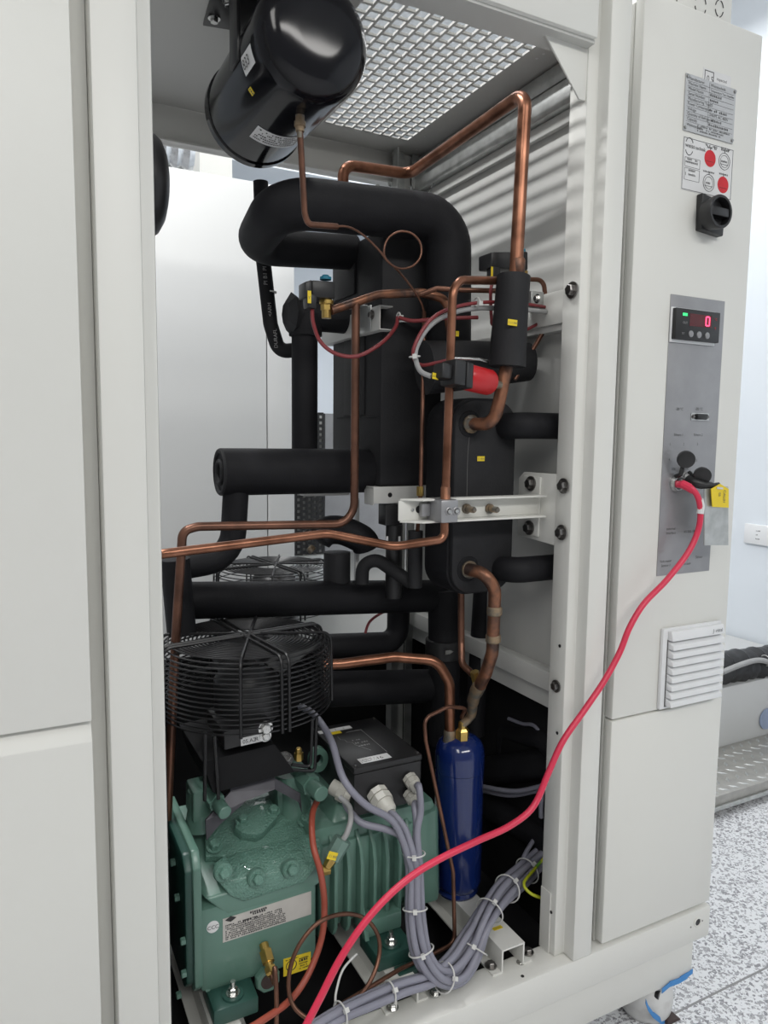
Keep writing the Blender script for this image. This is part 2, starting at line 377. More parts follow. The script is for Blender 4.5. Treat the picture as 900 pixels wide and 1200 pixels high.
# bracket on the right wall and the arm it carries
bp = MB(); bp.prism([atx(608,560,.744), atx(614,553,.744), atx(661,556,.744), atx(653,640,.744), atx(606,627,.744)], (.003,0,0)).part('bracket_plate', cream, mf, bev=.0006)
MB().prism([atx(613,557.5,.7405), atx(633,559,.7405), atx(630,629,.7405), atx(611,625,.7405)], (.0035,0,0)).part('arm_flange', cream, mf, bev=.0012)
for px, py in ((622.5, 566.5), (620.5, 618.5), (661, 569.5), (658.5, 624)): bolt(mf, atx(px, py, .7402), (-1,0,0), .0082, darkbolt)
ya_, zt, zb = .906, .9085, .8795
MB().box(.489, .741, ya_, ya_+.0025, zb, zt).part('support_arm', cream, mf, bev=.0006)
for z in (zt, zb):
    s_ = -1 if z == zt else 1
    MB().prism([(.491,ya_+.001,z),(.497,ya_-.004,z),(.516,ya_-.022,z),(.738,ya_-.022,z),(.741,ya_,z)], (0,0,.0028*s_*-1)).part('arm_lip', cream, mf, bev=.0007)
MB().lathe(at(491,597,ya_-.0004), FR, [(0,.0055),(.0006,.0055)], 16).part('hole', blackm, mf)
bolt(mf, at(483,597.5,ya_), FR, .0025, chrome, washer=False)
for px in (546, 573):
    b = MB(); p = at(px, 596, ya_); b.lathe(p, FR, [(0,.0075),(.004,.0075),(.004,.0045),(.022,.0042),(.024,.003)], 14)
    for k in range(6): b.ring(p+V((0,-.007-.0026*k,0)), FR, .0043, .0007, 14, 5)
    b.part('threaded_stud', solder, mf)
# mounting rails on the base
def omega(x0, x1, y0, y1, zt_, f=.019, t=.0028):
    o = MB(); z = Z0
    prof = [(x0-f,z),(x0-f,z+t),(x0-t,z+t),(x0-t,zt_),(x1+t,zt_),(x1+t,z+t),(x1+f,z+t),(x1+f,z),(x1,z),(x1,zt_-t),(x0,zt_-t),(x0,z)]
    return o.prism([(a, y0, b_) for a, b_ in prof], (0, y1-y0, 0))
ra = omega(.650, .688, .843, 1.36, .210).part('mounting_rail', cream, mf, smooth=30)
rb = omega(.467, .500, .850, 1.36, .208).part('mounting_rail', cream, mf, smooth=30)
rc = omega(.212, .245, .850, 1.36, .208).part('mounting_rail', cream, mf, smooth=30)
for px, py in ((575, 1132), (618.5, 1116)): bolt(mf, atz(px, py, .176), UP, .0065, darkbolt)
bolt(mf, atz(610, 1128, .1722), UP, .0045, chrome, h=.4)
for px, py in ((460, 1181), (510, 1164)): bolt(mf, atz(px, py, .176), UP, .006, chrome)
sticker(mf, frame(atz(583, 1087.5, .2104), (1,-.0,0), UP), .017, .007, yellow, [('CH-01', -.0075, -.0018, .005)], inkg)
# added dark sheets: block light behind, stand in for shade at the sides
MB().box(.147, 1.09, 1.392, 1.398, .115, .568).part('rear_light_block', sheetb, mf, smooth=0)
MB().box(.150, .156, .88, 1.39, .17, .60).part('side_shade_sheet', sheetb, mf, smooth=0)
MB().box(.821, .825, .875, 1.392, .122, .575).part('side_shade_sheet', sheetb, mf, smooth=0)  # black sheet in place of the shade below the right wall rail
MB().box(.786, .825, .870, 1.395, .575, .590).part('side_rail', inner, mf, smooth=0)

# ------------------------------------------------------------------ tall blank panels at the left
lp = thing('chamber_panel', (-.2, .9, 0), 'tall cream blank panel left of the open machine front, split by a level seam', 'panel')
MB().box(-.55, .0665, .810, .86, .692, 1.9).part('upper_panel', cream, lp, bev=.0012)
lw = MB().prism([(-.55,.810,.08),(-.55,.810,.669),(-.55,.822,.690),(-.55,.86,.690),(-.55,.86,.08)], (.6165,0,0)).part('lower_panel', cream, lp, bev=.0012)
MB().box(-.55, .084, .848, .87, .08, 1.9).part('gap_strip', cream, lp, smooth=0)

# ------------------------------------------------------------------ electrical cabinet at the right
ec = thing('electrical_cabinet', (.96, 1.1, Z0), 'cream electrical cabinet with switch, grey control strip and louvred vent', 'cabinet')
DY = .8155
MB().box(.8275, 1.098, .834, .840, Z0+.001, 1.628).part('cabinet_body', cream, ec, bev=.001)
for (x0,x1,y0,y1,z0,z1) in ((.8275,.831,.84,1.36,Z0+.001,1.628),(1.094,1.098,.84,1.36,Z0+.001,1.628),(.831,1.094,1.356,1.36,Z0+.001,1.628),(.831,1.094,.84,1.356,1.624,1.628)):
    MB().box(x0,x1,y0,y1,z0,z1).part('cabinet_wall', cream, ec, smooth=0)
MB().box(.8275, 1.0845, DY, .834, .5580, 1.637).part('upper_door', cream, ec, bev=.003)
MB().box(.8275, 1.0845, DY, .834, .1785, .5555).part('lower_door', cream, ec, bev=.003)
# type plate, sticker, hazard sheet
def front(px, py): return at(px, py, DY)
pa, pb, pc, pd = front(803.7,86), front(862,106), front(857,169), front(799,152)
cx = (pa.x+pb.x+pc.x+pd.x)/4; w_ = ((pb.x-pa.x)+(pc.x-pd.x))/2; zt_ = (pa.z+pb.z)/2; zb_ = (pc.z+pd.z)/2
F = frame((cx, DY-.0002, zb_), (1,0,0), FR)
sb = quad(F, -.018, .044, (zt_-zb_)-.006, (zt_-zb_)+.017).part('inspection_sticker', white, ec, smooth=0)
lettering(sb, [('0.5', -.010, zt_-zb_-.001, .0125), ('inspected', .012, zt_-zb_+.005, .006)], F, ink)
b = MB()
for r4 in ((-.0145,-.0135,-.004,.0145),(.0045,.0055,-.004,.0145),(-.0145,.0055,.0135,.0145)): 
    bb_ = quad(F, r4[0], r4[1], zt_-zb_+r4[2], zt_-zb_+r4[3], .0003, .0006); b.add(bb_.v, bb_.f)
b.part('sticker_border', ink, sb, smooth=0)
hp = zt_-zb_
F = frame((cx, DY-.0008, zb_), (1,0,0), FR)
tp = quad(F, -w_/2, w_/2, 0, hp, 0, .0012).part('type_plate', platel, ec, smooth=0)
rows = [('Manufacturer','Weisstechnik'),('Machine Name','Temperature Test Chamber'),('Model Name',''),('Serial Number',''),('Manufacturing Year','20'),('Power Consumption',''),
        ('Voltage','3/N/PE AC 400V'),('Quantity of Refrigerant',''),('Capacity','')]
L = []; n = len(rows); hr = (hp*.80)/n; b = MB()
for i, (a_, c_) in enumerate(rows):
    y = hp*.965-(i+1)*hr; L.append((a_, -w_/2+.006, y+.0022, .0062))
    if c_: L.append((c_, -.002, y+.0022, .0062 if len(c_) < 20 else .0047))
    else: scribble(b, F, -.002, y+.0022, (.028,.040,.026,.018,.03,.04,.036,.03,.045)[i], .0042, .0014, i)
    qd = quad(F, -w_/2+.004, w_/2-.004, y, y+.0004, .0012, .0014); b.add(qd.v, qd.f)
qd = quad(F, -.0045, -.0040, hp*.165, hp*.965, .0012, .0014); b.add(qd.v, qd.f)
L.append(('Weisstechnik', -w_/2+.006, hp*.09, .006))
for k in range(3): scribble(b, F, -.026, hp*(.125-.045*k), (.072,.060,.052)[k], .003, .0014, k+20)
b.part('rule_lines', inkg, tp, smooth=0); lettering(tp, L, F, inkg, lift=.0015)
for sx in (-1, 1):
    for y in (.004, hp-.004): bolt(tp, F @ V((sx*(w_/2-.003), y, .0012)), FR, .0022, chrome, 'screw')
pa, pb, pc, pd = front(801,159), front(859.5,176), front(856,235), front(797.5,222)
cx = (pa.x+pb.x+pc.x+pd.x)/4; w2 = ((pb.x-pa.x)+(pc.x-pd.x))/2; zt2 = (pa.z+pb.z)/2; zb2 = (pc.z+pd.z)/2; h2 = zt2-zb2
F = frame((cx, DY-.0002, zb2), (1,0,0), FR)
hs = quad(F, -w2/2, w2/2, 0, h2).part('hazard_sheet', white, ec, smooth=0)
b = MB()
for r4 in ((-w2/2+.001,w2/2-.001,.001,.0016),(-w2/2+.001,w2/2-.001,h2-.0016,h2-.001),(-w2/2+.001,-w2/2+.0016,.001,h2-.001),(w2/2-.0016,w2/2-.001,.001,h2-.001),
           (-w2/2+.005,-.018,h2*.62,h2*.625),(-w2/2+.005,-.018,h2*.45,h2*.455),(-w2/2+.005,-w2/2+.0055,h2*.45,h2*.62),(-.0185,-.018,h2*.45,h2*.62),
           (-w2/2+.005,-.018,h2*.42,h2*.425),(-w2/2+.005,-.018,h2*.20,h2*.205),(-w2/2+.005,-w2/2+.0055,h2*.20,h2*.42),(-.0185,-.018,h2*.20,h2*.42)):
    qd = quad(F, *r4, .0003, .0006); b.add(qd.v, qd.f)
disc = ((.0035,h2*.71),(.036,h2*.725),(.0035,h2*.24),(.036,h2*.27))
for i, (x, y) in enumerate(disc):
    c_ = F @ V((x, y, 0))
    if i in (0, 3):
        MB().lathe(c_+V((0,-.0003,0)), FR, [(0,.0125),(.0003,.0125)], 28).part('red_disc', redink, hs, smooth=0)
    else:
        b.ring(c_+V((0,-.0005,0)), FR, .0125, .0004, 28, 4); b.ring(c_+V((0,-.0005,0)), FR, .009, .0003, 28, 4)
    qd = quad(F, x-.009, x+.009, y-.0048, y-.0044, .0003, .0008); b.add(qd.v, qd.f)
    qd = quad(F, x-.0005, x+.0005, y+.0125, y+.0165, .0003, .0006); b.add(qd.v, qd.f)
for a0, cy_ in ((.35, .862), (PI+.35, .800)): b.sweep([F @ V((-w2/2+.013+.008*math.cos(a0+k*.22), h2*cy_+.010*math.sin(a0+k*.22), .0004)) for k in range(12)], .0006, 4)
b.part('printed_lines', ink, hs, smooth=0)
b = MB()
for k, (x, y, w) in enumerate(((-w2/2+.010,h2*.575,.022),(-w2/2+.007,h2*.52,.028),(-w2/2+.014,h2*.37,.014),(-w2/2+.011,h2*.29,.022),(-.008,h2*.93,.026),(-.004,h2*.895,.022),(.027,h2*.95,.02),(.027,h2*.92,.018),(-.010,h2*.43,.028),(.026,h2*.455,.02),(-.003,h2*.215,.013),(.029,h2*.70,.013))):
    scribble(b, F, x, y, w, .0034, .0006, k+40)
b.part('small_print', inkg, hs, smooth=0)
lettering(hs, [('weiss', -w2/2+.004, h2*.81, .0095), ('technik', -w2/2+.0262, h2*.81, .0076), ('1', -w2/2+.006, h2*.28, .007)], F, ink, lift=.0007)
# rotary main switch
sw = MB().prism(ats([(816,228,DY),(843,241,DY),(840,279,DY),(814.5,271,DY)]), (0,-.012,0)).part('main_switch', blackp, ec, bev=.002)
kc = at(831, 252, DY-.012)
b = MB(); b.lathe(kc, FR, [(0,.0225),(.010,.0240),(.020,.0250),(.022,.0240),(.022,.0205),(.010,.0195),(.008,.0)], 36); b.part('switch_knob', blackp, sw, smooth=40)
qF = frame(kc+V((0,-.009,0)), (1,0,.0), FR); b = MB().box(-.0195, .0195, -.0065, .0065, 0, .012); b.v = [qF @ p for p in b.v]; b.part('switch_bar', blackm, sw, bev=.002)
# control strip
cs = ats([(786.5,345,DY),(849.5,353,DY),(830,668,DY),(768,676,DY)])
x0, x1, z0, z1 = (cs[0].x+cs[3].x)/2, (cs[1].x+cs[2].x)/2, (cs[2].z+cs[3].z)/2, (cs[0].z+cs[1].z)/2
CY = DY-.0012
cp = MB().box(x0, x1, CY, DY, z0, z1).part('control_strip', alu, ec, bev=.0005)
dA, dC = at(793,360,CY-.010), at(842.5,402.5,CY-.010)
F = frame((dA.x, CY-.010, at(793,397,CY-.010).z), (1,0,0), FR); dw = dC.x-dA.x; dh = dA.z-at(793,397,CY-.010).z
MB().box(dA.x-.002, dA.x+dw-.001, CY-.003, CY, F.translation.z-.004, F.translation.z+dh+.002).part('controller_bezel', ventw, ec, bev=.0008)
ct = MB().box(dA.x, dA.x+dw, CY-.010, CY-.002, F.translation.z, F.translation.z+dh).part('controller', blackp, ec, bev=.0012)
quad(F, dw*.30, dw*.80, dh*.46, dh*.86, 0, .0003).part('display_window', digoff, ct, smooth=0)
def seg7(x, y, w, h, on):
    t = h*.13; S7 = {'a':(x+t,x+w-t,y+h-t,y+h),'g':(x+t,x+w-t,y+h/2-t/2,y+h/2+t/2),'d':(x+t,x+w-t,y,y+t),'f':(x,x+t,y+h/2,y+h-t/2),'b':(x+w-t,x+w,y+h/2,y+h-t/2),'e':(x,x+t,y+t/2,y+h/2),'c':(x+w-t,x+w,y+t/2,y+h/2)}
    o = MB()
    for k in on: qd = quad(F, *S7[k], .0004, .0008); o.add(qd.v, qd.f)
    return o
seg7(dw*.655, dh*.50, dw*.10, dh*.33, 'abcdef').part('led_digit', digit, ct, smooth=0)
quad(F, dw*.14, dw*.24, dh*.76, dh*.85, .0003, .0006).part('status_light', ledg, ct, smooth=0)
for k in range(3): MB().lathe(F @ V((dw*(.34+.185*k), dh*.20, 0)), FR, [(0,.0052),(.0012,.0050),(.0016,.004)], 18).part('button', alu, ct)
lettering(ct, [('\u00b0C', dw*.86, dh*.72, .0055), ('\u00b0F', dw*.86, dh*.42, .0055)], F, redink)
lettering(ct, [('OUT', dw*.13, dh*.50, .005), ('SET', dw*.12, dh*.16, .004), ('<', dw*.32, dh*.15, .006), ('v', dw*.505, dh*.15, .006), ('^', dw*.69, dh*.13, .006)], F, inkw, lift=.002)
# socket strip: D-shaped connector and tiny captions
c_ = at(820, 488.5, CY)
ds = MB().box(c_.x-.021, c_.x+.021, CY-.0008, CY, c_.z-.006, c_.z+.006).part('serial_connector', chrome, ec, bev=.0003)
MB().prism([(c_.x-.012,CY-.0008,c_.z+.0045),(c_.x+.012,CY-.0008,c_.z+.0045),(c_.x+.0105,CY-.0008,c_.z-.0045),(c_.x-.0105,CY-.0008,c_.z-.0045)], (0,-.005,0)).part('connector_shell', blackp, ds, bev=.0008)
for sx in (-1, 1): bolt(ds, c_+V((sx*.0165,-.0008,0)), FR, .0024, darkbolt, 'screw')
F = frame((0, CY, 0), (1,0,0), FR)
def cap(px, py, s, size): p = at(px, py, CY); return (s, p.x, p.z, size, 'CENTER')
lettering(cp, [cap(796,481,'-20 \u00b0C',.0065), cap(819,481,'-20 \u00b0C',.0065), cap(795,511,'Ethern 1',.006), cap(818,511,'Ethern 2',.006), cap(785,522,'1',.006), cap(801,522,'2',.006), cap(817,522,'3',.006),
               cap(784,540,'4',.006), cap(816,541,'5',.006), cap(789,551,'USB',.005), cap(804,551,'LAN',.005), cap(786,621,'external',.006), cap(786,626,'Interface',.006), cap(811,624,'RS 232 / RS 485',.006),
               cap(780,659,'Volt meter',.006), cap(780,664,'Sensor 1',.006), cap(802,657,'Battery',.006), cap(802,662,'Connection',.006), cap(819,654,'Sensor',.006)], F, inkg)
# sockets with flip caps
for px, py, qx, qy in ((791.5, 566.5, 803, 537), (806.5, 562, 822, 556)):
    c_ = at(px, py, CY)
    so = MB().lathe(c_, FR, [(0,.0135),(.004,.0135),(.006,.012),(.009,.012),(.009,.008),(.004,.0)], 28).part('round_socket', chrome, ec, smooth=40)
    k = at(qx, qy, CY-.020)
    MB().lathe(k, (at(qx+6, qy+9, CY-.05)-k), [(0,.004),(0,.0125),(.004,.0135),(.009,.0135),(.010,.011),(.010,.0)], 24).part('flip_cap', blackp, so, smooth=40)
    MB().sweep(spline([c_+V((-.004,-.004,.012)), (c_*.6+k*.4)+V((-.006,-.008,.0)), k+V((0,.002,-.004))]), .0035, 8).part('cap_strap', blackp, so)
# vent grille
F = frame((at(776,737,DY).x, DY, at(775,828,DY).z), (1,0,0), FR); vw = .134; vh = at(780,737,DY).z-at(775,828,DY).z
vg = quad(F, -.004, vw, -.002, vh+.002, 0, .007).part('vent_grille', ventw, ec, bev=.002)
b = MB().prism([F @ V(p) for p in ((.006,vh-.017,.007),(.006,vh-.002,.007),(.006,vh-.002,.014),(.006,vh-.017,.018))], (vw-.010,0,0)); b.part('vent_header', ventw, vg, bev=.001)
lettering(vg, [('J  rittal', vw-.034, vh-.0125, .0085)], frame(F.translation+V((0,-.0165,0)), (1,0,0), FR), ink, lift=.0012)
nl = 8; lm = None
for k in range(nl):
    y = .004+k*(vh-.022)/nl; hl_ = (vh-.022)/nl
    o = MB().prism([V((0,0,0)), V((0,-.013,0)), V((0,-.011,hl_*.55)), V((0,0,hl_*.98))], (vw-.012,0,0))
    if lm is None: lm = o.mesh('louvre', ventw, smooth=30, bev=.0006)
    inst('louvre', lm, vg, F @ V((.007, y, .007)))
quad(F, .005, vw-.003, .002, vh-.016, .0065, .0073).part('vent_mesh', inkg, vg, smooth=0)
# junction box on top of the cabinet
jb = thing('junction_box', (.99, .95, 1.637), 'pale junction box with round knockouts on top of the cabinet', 'box')
MB().box(.90, at(858,10,.88).x, .88, 1.05, 1.637, 1.75).part('box_shell', cream, jb, bev=.002)
for px, py, r in ((821,6,.0125),(843,10,.0095),(788,2,.010)):
    c_ = at(px, py, .8795); 
    for a0 in (.25, PI*.5+.25, PI+.25, PI*1.5+.25):
        MB().sweep([c_+V((math.cos(a0+t*.21)*r, 0, math.sin(a0+t*.21)*r*1.35)) for t in range(6)], .0008, 6).part('knockout_slot', ink, jb)
# levelling foot under the corner, taped
fq = at(755, 1182, .885)
lf = thing('levelling_foot', (fq.x, fq.y, FZ), 'scuffed white foot with torn blue tape under the right base corner', 'foot')
MB().lathe((fq.x, fq.y, FZ), UP, [(0,.040),(.010,.046),(.03,.049),(.055,.047),(.075,.040),(.085,.030),(.16,.028)], 28).part('foot_block', whitep, lf, smooth=60)
p = at(772,1167,fq.y-.043); MB().lathe(p+V((.0,.006,0)), V((.35,-1,0)), [(0,.008),(.0065,.0075)], 18).part('foot_hole', blackm, lf)
for pts in (((757,1174,.833),(760,1182,.835),(766,1190,.836),(776,1197,.840),(784,1203,.845)), ((776,1162,.832),(785,1154,.832),(797,1149,.833),(806,1143,.833),(812,1138,.833))):
    W2 = ats(pts); b = MB()
    for i in range(len(W2)-1):
        a_, c_ = W2[i], W2[i+1]; h_ = .008+.003*((i*7) % 3)/2
        b.prism([a_+V((0,0,h_*.6)), c_+V((0,0,h_*.5)), c_-V((0,0,h_*.6)), a_-V((0,0,h_*.5))], (0,.0012,0))
    b.part('tape_strip', tape, lf, smooth=0)
MB().prism(ats([(783,1197,.835),(796,1193,.835),(806,1200,.835),(800,1206,.835),(782,1206,.835)]), (0,.03,0)).part('rubber_pad', brown, lf, bev=.002)

# ------------------------------------------------------------------ black suction accumulator hung under the roof
tc_ = at(360, 55, .90); TR = .0725
tk = thing('refrigerant_tank', (tc_.x, .98, tc_.z), 'glossy black steel tank with domed end hung under the machine roof', 'tank')
b = MB(); prof = [(.225, TR*.93), (.225, TR*1.03), (.212, TR*1.03), (.210, TR), (0, TR), (-.001, TR*1.012), (-.012, TR*1.012)]
prof += [(-.012-.034*math.sin(t*PI/2/12), TR*1.012*max(.0, math.cos(t*PI/2/12))**.5) for t in range(1, 13)]
b.lathe(tc_, (0,1,0), prof, 56); b.part('tank_shell', tankm, tk, smooth=32)
TKO = tc_
def on_tank(ang, dy):        # frame on the shell; ang from straight down towards -x, degrees
    a = math.radians(ang); n = V((-math.sin(a), 0, -math.cos(a))); return frame(TKO+n*(TR+.0006)+V((0,dy,0)), V((math.cos(a),0,-math.sin(a))), n)
def tank_label(name, m, a0, a1, y0, y1, prints, pm, seed):
    n = 10; b = MB(); vs = []
    for i in range(n+1):
        for y in (y0, y1): vs.append(on_tank(a0+(a1-a0)*i/n, y).translation)
    b.add(vs, [(2*i, 2*i+1, 2*i+3, 2*i+2) for i in range(n)]); st = b.part(name, m, tk)
    o = MB(); rn = random.Random(seed)
    for y, h, dens in prints:
        a = a0+(a1-a0)*.05 if a1 > a0 else a0-2
        e = a1-(a1-a0)*.05
        while a < e:
            w = rn.uniform(1.0, 2.4)*h/.004
            if rn.random() < dens:
                p = [on_tank(min(a+dx, e), y+dy) for dx, dy in ((0,0),(w,0),(w,h),(0,h))]
                o.add([f.translation+f.col[2].to_3d()*.0003 for f in p], [(0,1,2,3)])
            a += w+.8*h/.004
    if prints: o.part('print', pm, st, smooth=0)
tank_label('size_label', white, 64, 81, .003, .043, [], ink, 3)
lettering(tk, [('833', -.016, -.006, .0165)], frame(on_tank(72.5, .023).translation, (0,-1,0), on_tank(72.5, .02).col[2].to_3d()), ink, lift=.0012)
tank_label('warning_label', yellow, 48, 55, .044, .054, [(.0465, .004, .6)], inkg, 4)
tank_label('data_label', white, -27, 27, .097, .138, [(.101+.0068*k, .0036, .85) for k in range(5)], ink, 5)
nb = at(351.5, 141, .925)
b = MB(); b.lathe(nb+V((0,0,.012)), -UP, [(0,.006),(.014,.006),(.014,.0075),(.020,.0075),(.020,.006),(.026,.0055),(.026,.004),(.034,.0035)], 14); b.part('outlet_fitting', solder, tk)
b = MB().prism([atz(238,30,zc-.004), atz(262,-60,zc-.004), atz(322,-40,zc-.004), atz(300,40,zc-.004)], (0,0,.003)); b.part('hanger_plate', blackm, tk)
MB().box(TKO.x-.075, TKO.x-.070, .950, .985, TKO.z-.01, zc-.001).part('hanger_strap', blackm, tk, bev=.001)
MB().box(TKO.x+.070, TKO.x+.075, .950, .985, TKO.z-.01, zc-.001).part('hanger_strap', blackm, tk, bev=.001)
for px, py in ((251, 21), (268, 2)): bolt(tk, atz(px, py, zc-.0045), -UP, .006, chrome)

# second black vessel, mostly behind the left post
c2 = at(178, 219, 1.13)
b = MB(); R2 = .071
b.lathe(V((c2.x+.018, 1.13, c2.z)), (-1,0,0), [(0,.0),(0,R2*.55),(.003,R2*.72),(.010,R2*.9),(.018,R2*.985),(.030,R2),(.036,R2),(.037,R2*.985),(.085,R2*.985),(.10,R2*.8),(.108,R2*.3)], 44)
sp2 = b.top('oil_separator', blackp, 'round black vessel end showing past the edge of the left front post', 'tank', smooth=40)
MB().box(c2.x-.06, c2.x-.02, 1.12, 1.14, c2.z+R2*.9, 1.58).part('hanger_strap', blackm, sp2)

# ------------------------------------------------------------------ tall insulated evaporator box
ev = thing('evaporator', (.60, 1.19, .915), 'tall black insulated box heat exchanger behind the copper pipes, in the middle', 'heat exchanger')
EX0, EX1, EY0, EY1, EZ0, EZ1 = .5465, .665, 1.080, 1.285, .916, 1.335
MB().box(EX0, EX1, EY0, EY1, EZ0, EZ1).part('foam_cover', foam2, ev, bev=.006)
MB().box(EX0-.0022, EX0+.001, EY0+.004, EY1-.03, EZ0+.115, EZ0+.117).part('seam', foam, ev, smooth=0)
MB().box(EX0-.003, EX0, EY0+.06, EY0+.145, EZ0+.12, EZ0+.30).part('foam_patch', foam2, ev, bev=.001)
MB().box(EX0-.004, EX0, EY0+.10, EY1-.01, EZ0+.33, EZ0+.415).part('foam_patch', foam2, ev, bev=.001)
eb = thing('evaporator_bracket', (.58, 1.1, .88), 'pale steel foot bracket under the tall insulated box', 'bracket')
MB().box(.532, .66, 1.074, 1.0765, .888, .916).part('bracket_face', inner, eb, bev=.0008)
MB().box(.532, .66, 1.0765, 1.28, .912, .915).part('bracket_top', inner, eb, bev=.0008)
MB().box(.532, .5345, 1.0765, 1.11, .885, .916).part('bracket_cheek', inner, eb, bev=.0008)
MB().lathe(at(457, 580, 1.0738), FR, [(0,.004),(.0005,.004)], 14).part('hole', blackm, eb, smooth=0)
MB().box(.545, .552, 1.17, 1.178, .70, .887).part('bracket_leg', panelw, eb, bev=.001)
MB().box(.4475, .532, 1.17, 1.20, .895, .915).part('cross_rail', inner, eb, bev=.001)
# channel holding the evaporator, towards the camera
ch = thing('evaporator_clamp_rail', (.535, 1.15, 1.17), 'grey steel channel pointing forward across the tall insulated box', 'bracket')
x0, zc0 = .5325, atx(466, 368, .5325)
ca, cb_ = atx(445, 357, .5325), atx(445, 386, .5325); yE = ca.y; zt_ = ca.z; zb_ = cb_.z
yB = EY1+.02
MB().box(x0, x0+.002, yE, yB, zb_, zt_).part('channel_web', inner, ch, bev=.0006)
for z in (zt_-.002, zb_):
    MB().box(x0+.0015, x0+.024, yE, yB, z, z+.002).part('channel_flange', inner, ch, bev=.0006)
MB().box(x0-.0022, x0-.0002, yE+.028, yE+.075, zb_+.001, zt_+.004).part('joint_plate', galv, ch, bev=.0006)
MB().box(x0-.03, x0-.0022, yE+.040, yE+.085, zt_+.0035, zt_+.0055).part('valve_shelf', galv, ch, bev=.0005)
bolt(ch, atx(436, 369, x0-.0005), (-1,0,0), .0055, darkbolt)
for px, py in ((403.5, 379), (395.5, 382)): bolt(ch, atx(px, py, x0-.0024), (-1,0,0), .0026, chrome, washer=False)
r0 = V((x0+.010, yE+.05, (zt_+zb_)/2)); 
MB().cyl(r0, V((x0+.075, yE-.004, (zt_+zb_)/2)), .0032).part('threaded_rod', chrome, ch)
# ------------------------------------------------------------------ plate heat exchanger on the arm
HX0, HX1, HY0, HY1, HZ0, HZ1 = .594, .716, .932, 1.012, .752, 1.060
hx = thing('plate_heat_exchanger', (.655, .97, .752), 'black insulated plate heat exchanger with rounded ends behind the cream support arm', 'heat exchanger')
def rrect(x0, x1, z0, z1, r, y, n=8):
    o = []
    for cx_, cz_, a0 in ((x1-r,z0+r,-PI/2),(x1-r,z1-r,0),(x0+r,z1-r,PI/2),(x0+r,z0+r,PI)):
        for k in range(n+1): a = a0+PI/2*k/n; o.append((cx_+r*math.cos(a), y, cz_+r*math.sin(a)))
    return o
MB().prism(rrect(HX0, HX1, HZ0, HZ1, .040, HY0+.010), (0, HY1-HY0-.010, 0)).part('foam_cover', foam, hx, bev=.004)
MB().prism(rrect(HX0+.004, HX1-.004, HZ0+.004, HZ1-.004, .036, HY0), (0, .012, 0)).part('foam_face', foam2, hx, bev=.003)
sm = spline([at(551,503,HY0-.0004), at(548,535,HY0-.0004), at(547,583,HY0-.0004)], 8)
MB().sweep(sm, .0006, 5).part('foam_seam', inkg, hx)
sticker(hx, FY(at(563.5, 537.5, HY0-.0004)), .0135, .0075, yellow, [('C1-B10', -.0058, -.0015, .0038)], inkg)
for px, py in ((550.5, 497), (548.5, 667)):
    p = at(px, py, HY0)
    MB().lathe(p, FR, [(0,.0205),(.0012,.0195),(.002,.0135)], 28).part('foam_collar', foam, hx)
    MB().lathe(p, FR, [(0,.0135),(.006,.0140),(.008,.0125),(.011,.0105),(.013,.0090)], 24).part('port', solder, hx, 'soldered pale port ring', smooth=30)
# clamp on the arm
clp = thing('pipe_clamp', (.545, .89, .88), 'grey two screw plastic clamp fixing copper pipe to the cream arm', 'clamp')
pc_ = at(527, 599, .880); F = FY(V((at(527,599,.868).x, .868, at(527,599,.868).z)))
b = MB().box(-.0165, .0125, -.0165, .0165, -.036, .004); b.v = [F @ p for p in b.v]; b.part('clamp_block', alu, clp, bev=.003)
b = MB()
for x in (-.0035, .0085): b.ring(F @ V((x,0,.0045)), FR, .0052, .0014, 18, 6)
b.part('screw_boss', alu, clp)
for x in (-.0035, .0085): bolt(clp, F @ V((x,0,.0035)), FR, .0034, chrome, 'screw', washer=False)
b = MB().box(-.030, -.0165, -.0095, .0095, -.036, -.026); b.v = [F @ p for p in b.v]; b.part('clamp_foot', alu, clp, bev=.001)

# ------------------------------------------------------------------ insulated pipes
IP = 'black foam insulated pipe '
q_ = fillet([V((.552,1.20,at(400,294,1.2).z)), at(294,289,1.20), at(330,236,1.037), at(526,257,1.037), at(526,404,1.037)], .050, 10)
MB().sweep(q_, [.0295+.0070*min(1, max(0, (1.2-p.y)/.163)) for p in q_], 30).top('insulated_pipe', foam, IP+'looping wide over the top of the tall insulated box', 'pipe', smooth=50)
p5 = MB().sweep(fillet([at(305.5,213,1.25), at(308,300,1.25), at(317,380,1.25), at(327,412,1.25), at(348,410,1.235)], .035), .0128, 16).top('insulated_hose', foam, 'thin black hose with white printing hanging behind the big pipe loop', 'hose', smooth=50)
jn = at(315.5, 342.5, 1.25); MB().lathe(jn+V((0,0,.0012)), -UP, [(0,.0131),(.0022,.0131)], 18).part('joint_ring', nylon, p5)
for (px, py, txt, sz) in ((311.5, 334, 'PI B1 PI', .010), (316.5, 371, '<ARM', .009), (323.5, 408, 'DURAFL', .009)):
    lettering(p5, [(txt, 0, -.003, sz)], frame(at(px, py, 1.2365), at(px-1.5, py-24, 1.2365)-at(px, py, 1.2365), FR), inkw)
p5p = MB().sweep([at(357,385,1.20), at(357,531,1.20)], .0225, 22).top('insulated_pipe', foam, IP+'standing upright left of the tall box', 'pipe', smooth=50)
tee = thing('capped_tee', (.49, 1.2, 1.12), 'black insulated tee with flared octagonal cap left of the tall box', 'pipe')
tq = at(358, 369, 1.20)
MB().cyl(V((.548,1.20,tq.z)), V((tq.x-.02,1.20,tq.z)), .0265, seg=24).part('tee_body', foam, tee, smooth=50)
MB().cyl(tq, tq-V((0,0,.036)), .0285, seg=22).part('tee_branch', foam, tee, smooth=50)
